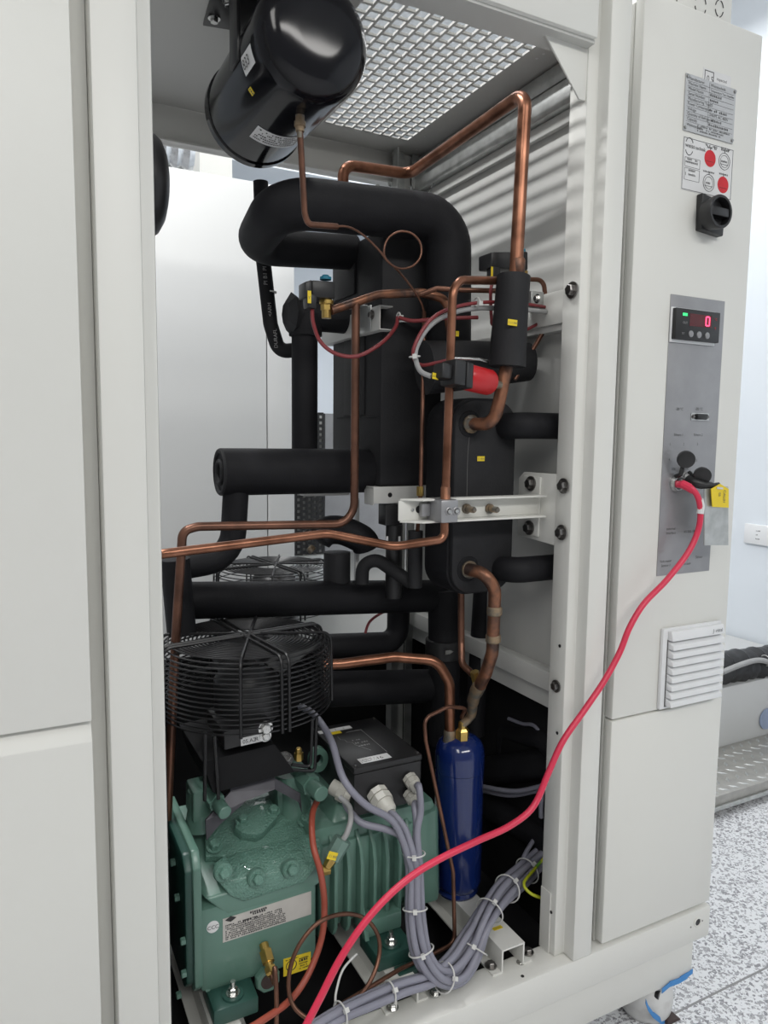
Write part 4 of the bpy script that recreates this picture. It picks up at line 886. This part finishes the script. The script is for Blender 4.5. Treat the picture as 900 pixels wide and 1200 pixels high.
# ------------------------------------------------------------------ head fan in a wire guard
def guard(name, c, R, zt, zb, label, hoops, tops, legs=True, mm=wirem):
    t = thing(name, (c[0], c[1], zb), label, 'fan guard'); w = .00135
    tm = {}
    for k in range(tops):
        r = R*(.34+.66*k/(tops-1)); me = MB().ring((0,0,0), UP, r, w, 56, 5).mesh('guard_ring', mm, smooth=60)
        inst('guard_ring', me, t, V((c[0], c[1], zt-.010*max(0, (k/(tops-1))-.86)/.14)))
    hm = MB().ring((0,0,0), UP, R+.002, w, 56, 5).mesh('guard_hoop', mm, smooth=60)
    for k in range(hoops): inst('guard_hoop', hm, t, V((c[0], c[1], zt-.016-(zt-zb-.016)*k/(hoops-1))))
    for a0 in (8, 68, 98, 158):
        for off in (-.0055, .0055):
            if off > 0 and a0 in (68, 158): continue
            a = math.radians(a0); u = V((math.cos(a), math.sin(a), 0)); v = V((-u.y, u.x, 0))*off
            c3 = V((c[0], c[1], zt+.003))
            MB().sweep(fillet([V((c[0],c[1],zb-.004))+v-u*(R+.005), c3+v-u*(R+.003), c3+v+u*(R+.003), V((c[0],c[1],zb-.004))+v+u*(R+.005)], .014), .0022, 6).part('guard_spoke', mm, t)
    return t
FC = (.302, 1.035)
fg = guard('fan_guard', FC, .124, .700, .600, 'black round wire fan guard above the green compressor head', 13, 15)
for px, y in ((240,.99),(253,.99),(366,1.0),(371,1.0)):
    pass
for pts in (((240,858,.955),(240,938,.975)), ((251,862,.955),(256,936,.975)), ((366,842,.995),(364,899,.995),(342,896,.99)), ((371,840,.995),(369,904,.995),(340,902,.99))):
    MB().sweep(fillet(ats(pts), .006), .0027, 8).part('guard_leg', wirem, fg)
gp = at(311, 853, .912); bolt(fg, gp, FR, .007, chrome); bolt(fg, gp-V((0,0,.011)), FR, .0055, chrome)
fn = thing('head_fan', (FC[0], FC[1], .57), 'black fan motor and blades inside the wire guard above the compressor', 'fan')
MB().lathe((FC[0],FC[1],.575), UP, [(0,.044),(.004,.048),(.062,.048),(.070,.042),(.088,.040),(.092,.036)], 30).part('fan_motor', blackp, fn)
MB().lathe((FC[0],FC[1],.668), UP, [(0,.050),(.016,.050),(.020,.045)], 30).part('fan_hub', blackm, fn)
bl_me = None
for k in range(5):
    a = 2*PI*k/5+.3
    o = MB(); n = 6
    vs = []
    for i in range(n+1):
        r = .048+.066*i/n
        for s_, zz_ in ((-.42-.05*i/n, .672), (.42+.10*i/n, .690)): vs.append(V((FC[0]+r*math.cos(a+s_), FC[1]+r*math.sin(a+s_), zz_)))
    vs2 = [p+V((0,0,.0016)) for p in vs]; m_ = len(vs)
    fs = [(2*i,2*i+1,2*i+3,2*i+2) for i in range(n)] + [(m_+2*i+2,m_+2*i+3,m_+2*i+1,m_+2*i) for i in range(n)]
    o.add(vs+vs2, fs).part('fan_blade', blackm, fn)
mx = at(262,888,.955); bx = MB().prism([at(262,858,.960), at(321,846,.960), at(318,866,.960), at(263,880,.960)], (0,.10,0)).part('motor_box', blackp, fn, bev=.003)
q0, q1 = at(281,869,.9595), at(316,861,.9595)
sticker(fn, frame((q0+q1)/2+V((0,-.0004,-.001)), q1-q0, FR), .041, .0115, white, [('05.A2', -.018, -.003, .008), ('R', .000, -.003, .008)], ink)
MB().prism([at(237,893,.975), at(322,872,.975), at(346,905,.975), at(250,930,.975)], (0,.16,-.004)).part('motor_plate', sheetb, fn, bev=.002)
g2 = guard('fan_guard', (.535, 1.60), .135, .698, .600, 'far black wire fan guard half hidden behind the long level pipe', 5, 12)
MB().lathe((.535,1.60,.60), UP, [(0,.05),(.07,.05),(.08,.04)], 24).part('fan_motor', blackp, g2)
MB().lathe((.535,1.60,FZ), UP, [(0,.06),(.64,.06)], 20).part('fan_stand', blackm, g2)

# ------------------------------------------------------------------ solenoid valves, pressure switch
sv = thing('solenoid_valve', tuple(at(390,364,1.05)), 'black coil solenoid valve with teal cap at the left end of copper tee', 'valve')
b = MB().prism(ats([(358,330,1.03),(366,327.5,1.03),(366,349,1.03),(358,348,1.03)]), (0,.03,0)); b.part('coil_plug', blackp, sv, bev=.002)
MB().prism(ats([(366,328,1.04),(393,330,1.04),(393,350,1.04),(366,348,1.04)]), (0,.035,0)).part('coil', blackp, sv, bev=.002)
MB().prism(ats([(360,344,1.03),(372,345,1.03),(371,362,1.03),(361,360,1.03)]), (0,.02,0)).part('cable_boot', blackp, sv, bev=.002)
MB().lathe(at(381.5,328,1.058), UP, [(0,.009),(.004,.009),(.005,.006),(.007,.005)], 14).part('coil_cap', coilblue, sv)
b = MB(); p = at(382.5,352,1.055); b.lathe(p, -UP, [(0,.011),(.006,.011)], 16); b.sweep2([p-UP*.006, p-UP*.015], UP, [.009,.009], 6); b.lathe(p-UP*.015, -UP, [(0,.0075),(.012,.0075)], 14); b.part('valve_body', brass, sv, smooth=25)
sticker(sv, FY(at(362.5,348,1.0285)), .0055, .018, yellow, [('Y', -.002, -.003, .006)], inkg)
s3 = thing('solenoid_valve', tuple(at(598,322,.93)), 'black coil solenoid valve behind the copper riser above the foam sleeve', 'valve')
MB().prism(ats([(576,295,.925),(619,294.5,.925),(619,317,.925),(576,313,.925)]), (0,.035,0)).part('coil', blackp, s3, bev=.0025)
MB().prism(ats([(578,312,.925),(587,313,.925),(587,330,.925),(578,330,.925)]), (0,.018,0)).part('cable_boot', blackp, s3, bev=.002)
MB().prism(ats([(574,297,.93),(578,296,.93),(578,312,.93),(574,311,.93)]), (0,.025,0)).part('coil_clip', darkbolt, s3, bev=.001)
MB().lathe(at(613,295,.94), UP, [(0,.0038),(.004,.0035)], 12).part('coil_screw', coilblue, s3)
b = MB(); p = at(612,318,.945); b.lathe(p, -UP, [(0,.009),(.006,.009),(.006,.012),(.012,.012)], 16); b.part('valve_body', brass, s3)
sticker(s3, FY(at(576.5,319,.9235)), .0035, .016, yellow)
ps = thing('pressure_switch', tuple(at(540,452,.86)), 'red bodied pressure switch with black plug on the copper riser', 'switch')
a_, c_, d_ = at(545,441.5,.862), at(576,449,.872), at(503,431,.850); ax = (c_-a_).normalized()
b = MB(); L = (c_-a_).length; b.lathe(a_, ax, [(0,.0165),(.003,.0185),(L*.86,.0185),(L*.93,.0170),(L*.94,.011),(L,.0105)], 26); b.part('switch_body', redp, ps)
sq = frame(a_, ax, (0,-1,.1)); b = MB().box(-.012,.001,-.0185,.0165,-.016,.016); b.v=[sq@p for p in b.v]; b.part('switch_collar', blackp, ps, bev=.002)
b = MB().box(-.033,-.012,-.017,.0175,-.0145,.0145); b.v=[sq@p for p in b.v]; b.part('plug', blackp, ps, bev=.002)
b = MB().box(-.052,-.033,-.011,.010,-.010,.010); b.v=[sq@p for p in b.v]; b.part('cable_boot', blackp, ps, bev=.003)
b = MB(); b.sweep2([c_-ax*.002, c_+ax*.008], ax, [.0085,.0085], 6); b.lathe(c_+ax*.006, ax, [(0,.0062),(.012,.0055)], 14); b.part('switch_nut', solder, ps, smooth=25)
sticker(ps, frame(at(512.5,440.5,.8485)+V((0,.0055,0)), ax, (0,-1,.1)), .0105, .0085, yellow, [('S5-SL', -.0047, -.0016, .0036)], inkg)
MB().sweep([at(531,420,.905), at(560,421,.90), at(585,427,.898)], .0027, 10).top('temperature_probe', chrome, 'slim bright metal probe lying level above the red switch', 'probe', smooth=50)

# ------------------------------------------------------------------ wires up top
cable('red_wire', ats([(366,361,1.04),(367,378,1.03),(376,401,1.01),(395,415,.995),(420,417,.985),(447,402,.985),(463,384,1.01),(466,372,1.03)]), .0030, redwire, 'dark red wire drooping below the left solenoid valve and channel')
cable('red_wire', ats([(468,372,1.02),(485,376,1.0),(520,373,.97),(560,372,.955)]), .0030, redwire, 'dark red wire running level right from the channel end')
cable('grey_cable', ats([(652,367,.94),(625,364,.915),(580,361,.915),(545,363,.905),(520,371,.895),(502,384,.89),(489,405,.89),(487,420,.882),(493,435,.87),(505,441,.858)]), .0036, greycable2, 'pale grey cable arching to the plug of the red pressure switch')
cable('red_wire', ats([(650,362,.94),(620,357,.918),(580,354,.905),(545,357,.90),(515,367,.89),(497,384,.885),(485,408,.885),(486,422,.888),(495,428,.893),(512,425,.90),(532,420.5,.905)]), .0026, redwire, 'dark red wire arching with the grey cable to the metal probe')
cable('red_wire', ats([(577,330,.935),(575,345,.935),(576,372,.94),(580,382,.945),(610,388,.95),(640,374,.95),(652,366,.955)]), .0026, redwire, 'dark red wire from the right solenoid looping behind the foam sleeve')
cable('black_wire', ats([(516,196,1.34),(509,212,1.30),(499,237,1.27)]), .0011, inkg, 'hair thin black wire hanging from the roof rail by the right wall', n=5)
cable('red_wire', ats([(428,742,1.19),(433,729,1.19),(446,719,1.18),(470,708,1.17)]), .0026, redwire, 'short dark red wire curving in the gap between the level pipes')
def tie(c, d, R, label, group='cable ties on the grey bundles', squash=1.):
    d = V(d).normalized(); u = d.orthogonal().normalized(); w = d.cross(u); n = 26
    t = MB(); t.sweep([c+(u*math.cos(2*PI*k/n)+w*math.sin(2*PI*k/n))*R for k in range(n)], .0012, 6, closed=True)
    o = MB()
    # lock head facing the camera
    e = (CAM-c).normalized(); e = (e-d*e.dot(d)).normalized(); h = frame(c+e*R, d, e); q_ = MB().box(-.0032,.0032,-.003,.003,-.001,.0045); q_.v=[h@p for p in q_.v]
    t.add(q_.v, q_.f); return t.top('cable_tie', nylon, label, 'cable tie', group, smooth=40)
tie(at(558.5,354.5,.905), (1,0,0), .0072, 'white cable tie on red and grey pair left of the sleeve', None)
tie(at(486,418,.884), (.1,0,-1), .0070, 'white cable tie where the red and grey pair turns down', None)
tie(at(467,371,1.03), (1,0,0), .0060, 'white cable tie at the open end of the grey channel', None)

# ------------------------------------------------------------------ grey cables low in front
def strands(path, offs, r, m, label, group, lead=None):
    P = spline(path, 9); out = []
    T = [(P[min(i+1,len(P)-1)]-P[max(i-1,0)]).normalized() for i in range(len(P))]
    us = []; u = V((1,0,0)); u = (u-T[0]*u.dot(T[0])).normalized()
    for i in range(len(P)):
        if i: u = T[i-1].rotation_difference(T[i]) @ u; u = (u-T[i]*u.dot(T[i])).normalized()
        us.append(u.copy())
    for j, (a, b_) in enumerate(offs):
        pts = []
        for i in range(len(P)):
            w = T[i].cross(us[i]); wob = .0012*math.sin(i*.22+j*1.9)
            g_ = .88+.42*min(1, i/(.6*len(P))); pts.append(P[i]+us[i]*(a+wob)*g_+w*(b_-wob*.5)*g_)
        if lead and j < len(lead):
            pts = spline(lead[j]+[pts[6]], 8)[:-1]+pts[6:]
        out.append(MB().sweep(pts, r, 9).top('grey_cable', m, label, 'cable', group, smooth=60))
    return out, P, T
main = [at(485,990,.895), at(486,1030,.885), at(487,1075,.868), at(495,1118,.850), at(513,1143,.838), at(535,1142,.845), at(552,1118,.858), at(566,1082,.872), at(586,1050,.90), at(612,1026,.935), at(636,1002,.955), at(650,990,.950)]
R6 = .0054
offs = [(-.0085,.0045),(.0,.009),(.0085,.0045),(-.0085,-.0055),(.0,-.001),(.0085,-.0055),(0,-.011)]
lead = [[at(352,828,1.10), at(369,838,1.05), at(388,868,.975), at(402,912,.915), at(427,942,.900), at(462,965,.90)],
        [ga, at(462,955,.915), at(476,975,.902)], [gb, at(491,922,.915), at(493,950,.905), at(489,975,.898)], [at(404,940,.955), at(411,952,.942), at(425,965,.925), at(452,972,.913), at(470,982,.905)], [gc, at(486,945,.918), at(488,968,.905)]]
def with_ends():
    G = 'grey cables in the U shaped bundle'
    lab = ['grey cable sweeping down from behind the fan across the terminal box corner', 'thick grey cable leaving the large pale gland of the terminal box', 'grey cable leaving the upper small gland of the terminal box',
           'grey cable from the gland beside the compressor head joining the bundle', 'grey cable leaving the lower small gland of the terminal box', 'grey cable deep in the U shaped bundle', 'grey cable deep in the U shaped bundle']
    o, P, T = strands(main, offs, R6, greycable, '', G, lead)
    for k, x in enumerate(o): x['label'] = lab[k]
    return P, T
P, T = with_ends()
def near(P, px, py):
    best = None
    for i, p in enumerate(P):
        d = p-CAM; z = d.dot(_f); x = 450+FPX*d.dot(_r)/z; y = 600-FPX*d.dot(_u)/z; e = (x-px)**2+(y-py)**2
        if best is None or e < best[0]: best = (e, i)
    return best[1]
for k, (px, py, lb) in enumerate(((485,1001,'topmost white cable tie on the U shaped grey bundle'),(486,1063,'white cable tie halfway down the left leg of the grey bundle'),(493,1114,'white cable tie low on the left leg of the grey bundle'),
        (520,1143,'white cable tie at the bottom of the U in the grey bundle'),(550,1107,'white cable tie on the rising right leg of the grey bundle'),(570,1064,'white cable tie on the grey bundle just above the yellow dot rail'),(589,1038,'white cable tie on the grey bundle below the blue receiver foot'),(616,1020,'white cable tie on the grey bundle next to the yellow green wire'))):
    i = near(P, px, py); tie(P[i]-(T[i].cross(V((1,0,0)))).normalized()*.000, T[i], .0162+.0060*min(1, i/(.6*len(P))), lb)
low = [at(360,1212,.812), at(395,1190,.822), at(430,1174,.832), at(470,1158,.838), at(505,1146,.842), at(533,1124,.853), at(552,1096,.868), at(575,1060,.90), at(612,1022,.965)]
o, P3, T3 = strands(low, [(-.008,.0),(.0,.0045),(.008,.0),(0,-.006)], R6, greycable, 'grey cable in the flat bundle lying along the front base beam', 'grey cables along the base beam')
for px, py, lb in ((402,1190,'white cable tie on the flat grey bundle near the bottom left'),(457,1164,'white cable tie on the flat grey bundle over the left rail flange')):
    i = near(P3, px, py); tie(P3[i], T3[i], .0150, lb)
cable('grey_cable', ats([(398,934,.955),(409,945,.940),(411,960,.925),(407,975,.918),(402,984,.917)]), .0042, greycable2, 'short pale grey cable curling into the pale green sensor plug')
cable('tie_tail', ats([(418,1118,.885),(402,1136,.872),(394,1162,.853),(393,1178,.845)]), .0017, nylon, 'long loose white tie end sticking up over the red cable', 'cable tie', n=6)
cable('earth_wire', ats([(640,1003,.93),(625,1020,.92),(614,1035,.90),(622,1047,.885),(640,1054,.875)]), .0026, yg, 'yellow and green striped wire looping at the right post foot')
cable('orange_hose', ats([(372,938,1.0),(366,955,.965),(367,990,.925),(376,1024,.908),(380,1060,.908),(377,1098,.905),(362,1140,.892),(340,1172,.875),(304,1198,.855),(280,1212,.85)]), .0047, orange, 'orange red hose running down in front of the compressor fins', 'hose')
cable('copper_tube', [OILF-dv*.004, OILF+dv*.01, at(322,1134,.885), at(324,1165,.872), at(324,1212,.86)], .0034, copperd, 'short copper tube dropping from the brass fitting on the crankcase', 'pipe')
lp_ = [at(350,1216,.825), at(392,1186,.835), at(425,1163,.845), at(442,1130,.862), at(444,1100,.875), at(430,1078,.885), at(405,1071,.888), at(375,1080,.886), at(352,1105,.882), at(340,1135,.878), at(339,1165,.868), at(349,1185,.855), at(370,1196,.842), at(400,1192,.832), at(436,1172,.835), at(470,1151,.85)]
cable('copper_tube', lp_, .0031, copperd, 'copper tube wound in one round loop in front of the yellow oil label', 'pipe')
cable('grey_cable', ats([(560,925,1.10),(600,932,1.02),(648,921,.935)]), .0042, greycable, 'upper of two dim grey cables right of the blue receiver')
cable('grey_cable', ats([(562,921,1.08),(605,927,1.0),(648,917,.925)]), .0042, greycable, 'lower of two dim grey cables right of the blue receiver')
cable('grey_cable', ats([(596,842,1.07),(612,848,1.03),(628,852,.99),(646,880,.95)]), .0035, greycable, 'thin grey cable hanging in the dark under the right wall rail')
cable('grey_cable', ats([(636,925,.955),(634,945,.955),(634,958,.955)]), .0042, greycable, 'short grey cable end hanging in shadow beside the right post')
cable('grey_cable', ats([(625,985,.97),(616,1000,.96),(607,1022,.95)]), .0040, greycable, 'short dim grey cable joining the bundle near the right post')
cable('red_cable', ats([(806,570,.790),(811,573,.783),(818,583,.778),(821,600,.778),(818,622,.780),(806,648,.782),(781,680,.784),(755,707,.785),(738,735,.786),(726,765,.786),(708,798,.786),(685,832,.785),(660,868,.784),(643,905,.782),(625,945,.780),(597,968,.778),(560,985,.776),(520,1004,.774),(486,1024,.772),(455,1050,.770),(425,1084,.768),(398,1125,.766),(375,1170,.764),(352,1214,.762)]), .0047, redcable, 'long bright red network cable sagging from the socket across the open front', n=7)
pl = thing('red_plug', tuple(at(800,568,.80)), 'red cable plug pushed into the left round socket', 'plug')
MB().sweep([at(794,567.5,.806), at(800,567.5,.796), at(807,571,.788), at(813,576,.782)], [.0052,.0068,.0066,.0052], 10).part('plug_boot', redcable, pl)
MB().sweep([at(820,585,.778), at(821.6,593,.778), at(820.5,602,.778)], .0056, 10).part('cable_flag', white, pl, 'white marker sleeve')
kp = thing('black_plug', tuple(at(820,568,.80)), 'black cable stub with plug in the right round socket', 'plug')
MB().sweep(spline([at(806,562,.806), at(813,565,.795), at(822,568,.788), at(833,569,.782), at(842,568,.780)], 4), [.0072]*9+[.0062]*4+[.004]*4, 12).part('plug_body', blackp, kp)
tg = thing('yellow_tag', tuple(at(843,585,.775)), 'yellow paper tag tied in front of the hanging silver plate', 'tag')
MB().prism(ats([(833.5,573,.774),(844,567,.774),(854,573,.774),(854,595,.774),(835,594,.774)]), (0,.0012,0)).part('tag_card', yellow, tg, smooth=0)
lettering(tg, [('CAL01', 0, 0, .0075), ('05', .004, -.011, .0065)], frame(at(848,574,.7735), (0,0,-1), FR), inkg)
MB().prism(ats([(840,570.5,.7735),(847,571,.7735),(847,573.5,.7735),(840,573,.7735)]), (0,-.0006,0)).part('tag_eyelet', nylon, tg, smooth=0)
sp_ = thing('silver_plate', tuple(at(840,638,.780)), 'blank silver metal plate hanging below the black plug', 'plate')
MB().prism(ats([(825.5,573,.779),(853.5,570,.779),(853.5,639,.779),(825.5,639,.779)]), (0,.0015,0)).part('plate_sheet', galv, sp_, smooth=0)

# ------------------------------------------------------------------ what is seen behind and beside the machine
def P_(px, py, y): return at(px, py, y)
xr_ = P_(345,400,1.90).x; xs = P_(313,400,1.90).x; ztp = P_(260,206,1.90).z
MB().box(.05, xs-.002, 1.90, 1.95, FZ, ztp).top('partition_panel', panelw, 'wide smooth white panel standing behind the machine at left', 'panel', bev=.002)
MB().box(xs+.001, xr_, 1.90, 1.95, FZ, ztp).top('partition_panel', panelw, 'narrow smooth white panel to the right of the wide one behind the machine', 'panel', bev=.002)
rk = thing('equipment_rack', (.80, 2.06, 0), 'grey rack with black perforated door behind the machine', 'rack')
ax0, ax1 = P_(346.5,560,2.02).x, P_(500,560,2.02).x; zt_ = P_(360,484,2.02).z; zm = P_(360,650,2.02).z
MB().box(ax0+.005, ax1, 2.06, 2.40, FZ, zt_).part('rack_body', inner, rk, bev=.002)
b = MB(); pp = .0175; nx = int((P_(382,560,2.02).x-ax0)/pp)
for i in range(nx+1):
    x = ax0+i*pp; b.box(x-.0042, x+.0042, 2.018, 2.022, zm, zt_)
for i in range(nx):
    z = zm+(pp/2 if i % 2 else 0)
    while z < zt_: b.box(ax0+i*pp, ax0+(i+1)*pp, 2.0185, 2.0215, z-.0045, z+.0045); z += pp
b.part('perforated_door', blackp, rk, smooth=0)
MB().box(ax0, P_(380,560,2.02).x, 2.0, 2.05, P_(360,694,2.02).z-.05, zm).part('rack_base', galv, rk, bev=.001)
for px in (353, 360.5): MB().box(P_(px,668,1.999).x-.003, P_(px,668,1.999).x+.003, 1.9985, 2.0, P_(px,678,1.999).z, P_(px,662,1.999).z).part('rack_slot', blackm, rk, smooth=0)
MB().box(P_(381,560,2.02).x, ax1, 2.02, 2.04, zm, zt_).part('rack_panel', alu, rk, smooth=0)
cx0, cx1 = P_(234,190,3.2).x, P_(272,190,3.2).x
MB().box(cx0, cx1, 3.2, 3.4, FZ, 2.75).top('wall_column', cream, 'cream column against the far wall, seen over the white panels', 'column')
dq = P_(205,180,2.7); fd = thing('foil_duct', (dq.x, 2.7, dq.z-.1), 'crinkled silver foil duct high behind the machine at left', 'duct')
b = MB(); pr = []
for k in range(40): pr.append((k*.02, .070+.006*math.cos(k*PI)))
dq.x = P_(231,180,2.7).x-.2
b.lathe((dq.x-.60, 2.7, dq.z+.01), (1,0,0), pr, 30); b.part('duct_sleeve', foil, fd)
MB().lathe((dq.x-.60,2.70,dq.z-.08), (1,0,0), [(0,.018),(.82,.018)], 16).part('duct_rail', galv, fd)
MB().box(dq.x-.02, dq.x-.0, 2.69, 2.71, dq.z-.2, 2.75).part('duct_hanger', galv, fd, smooth=0)
bw = P_(340,200,3.6)
cb3 = MB().box(cx1, 2.6, 3.55, 4.6, bw.z-.02, bw.z+.10).top('ceiling_bulkhead', wallw, 'pale blue white bulkhead box over the far wall', 'bulkhead', bev=.01)
# right side: outlet on the wall, hose, low white unit, checker plate step
oq = atx(887, 626, 2.62)
ou = thing('wall_outlet', (2.62, oq.y, oq.z-.06), 'white wall switch plate on the pale wall at the right edge', 'outlet')
A_, B_, C_ = atx(874,613,2.615), atx(915,622,2.615), atx(874,636,2.615)
MB().box(2.607, 2.62, min(A_.y,B_.y)-.0, max(A_.y,B_.y), C_.z, A_.z).part('outlet_plate', ventw, ou, bev=.003)
OF = frame(V((2.6068, (A_.y+B_.y)/2+.01, (A_.z+C_.z)/2)), (0,-1,0), (-1,0,0))
b = MB()
for k in (-1, 0, 1): scribble(b, OF, -.012, k*.016-.003, .018 if k else .009, .005, .0003, k+5)
b.part('outlet_print', inkg, ou, smooth=0)
hy = atz(858, 871, FZ+.06).y+.045
hs_ = thing('insulated_duct_hose', (2.2, hy, P_(880,800,hy).z), 'thick crumpled black hose sleeve running along the low white unit at right', 'hose')
hc0, hc1 = P_(840,783,hy), P_(925,772,hy)
b = MB(); n = 26; pts = [hc0.lerp(hc1, k/n) for k in range(n+1)]
pts = [hc0+(hc0-hc1)*.35]+pts+[hc1+(hc1-hc0)*.9]; b.sweep(pts, [.052]+[.052+.0035*math.sin(k*2.1)+.002*math.cos(k*5.3) for k in range(n+1)]+[.052], 22); b.part('hose_sleeve', blackp, hs_)
MB().sweep(spline([P_(846,788,hy-.055), P_(868,779,hy-.058), P_(886,774,hy-.058), P_(900,776,hy-.058), P_(915,786,hy-.055)], 6), .009, 10).part('hose_cable', greycable2, hs_)
tie(P_(897,774,hy-.05), (1,0,.1), .018, 'white cable tie on the pale cable along the black hose', None)
UY = atz(858, 871, FZ+.06).y
lu = thing('low_white_unit', (2.05, 1.75, FZ), 'low white unit behind the checker plate step at right', 'unit')
uz = P_(870,800,hy).z
MB().box(1.35, 2.60, UY, 2.2, FZ, uz+.02).part('unit_shell', panelw, lu, bev=.004)
bq = P_(898,842,UY-.002); MB().lathe(bq, FR, [(0,.036),(.004,.036),(.004,.028),(.001,.0)], 30).part('unit_port', skyblue, lu)
cpz = FZ+.060
stp = thing('checker_step', (1.75, 1.4, 0), 'low step of aluminium checker plate on the speckled floor at right', 'step')
f0 = atz(848, 931, cpz); 
MB().box(1.36, 2.59, f0.y, UY, cpz-.035, cpz).part('step_plate', checker, stp, bev=.003)
MB().box(1.38, 2.57, f0.y+.03, UY-.01, FZ, cpz-.035).part('step_plinth', inkg, stp, smooth=0)
MB().box(1.36, 2.59, f0.y-.008, f0.y, cpz-.040, cpz-.028).part('step_edge', galv, stp, bev=.002)
dm = None
for i in range(30):
    for j in range(9):
        x = 1.38+.042*i+(.0 if j % 2 else .021); y = f0.y+.02+.036*j
        if x > 2.56 or y > UY-.015: continue
        if dm is None:
            t = MB().hull([(-.017,0,0),(.017,0,0),(0,.006,0),(0,-.006,0),(-.009,0,.0022),(.009,0,.0022)]); dm = [t.mesh('plate_stud', galv, smooth=20)]
        o = inst('plate_stud', dm[0], stp, V((x, y, cpz))); o.rotation_euler = (0,0, PI/4 if (j % 2) else -PI/4)
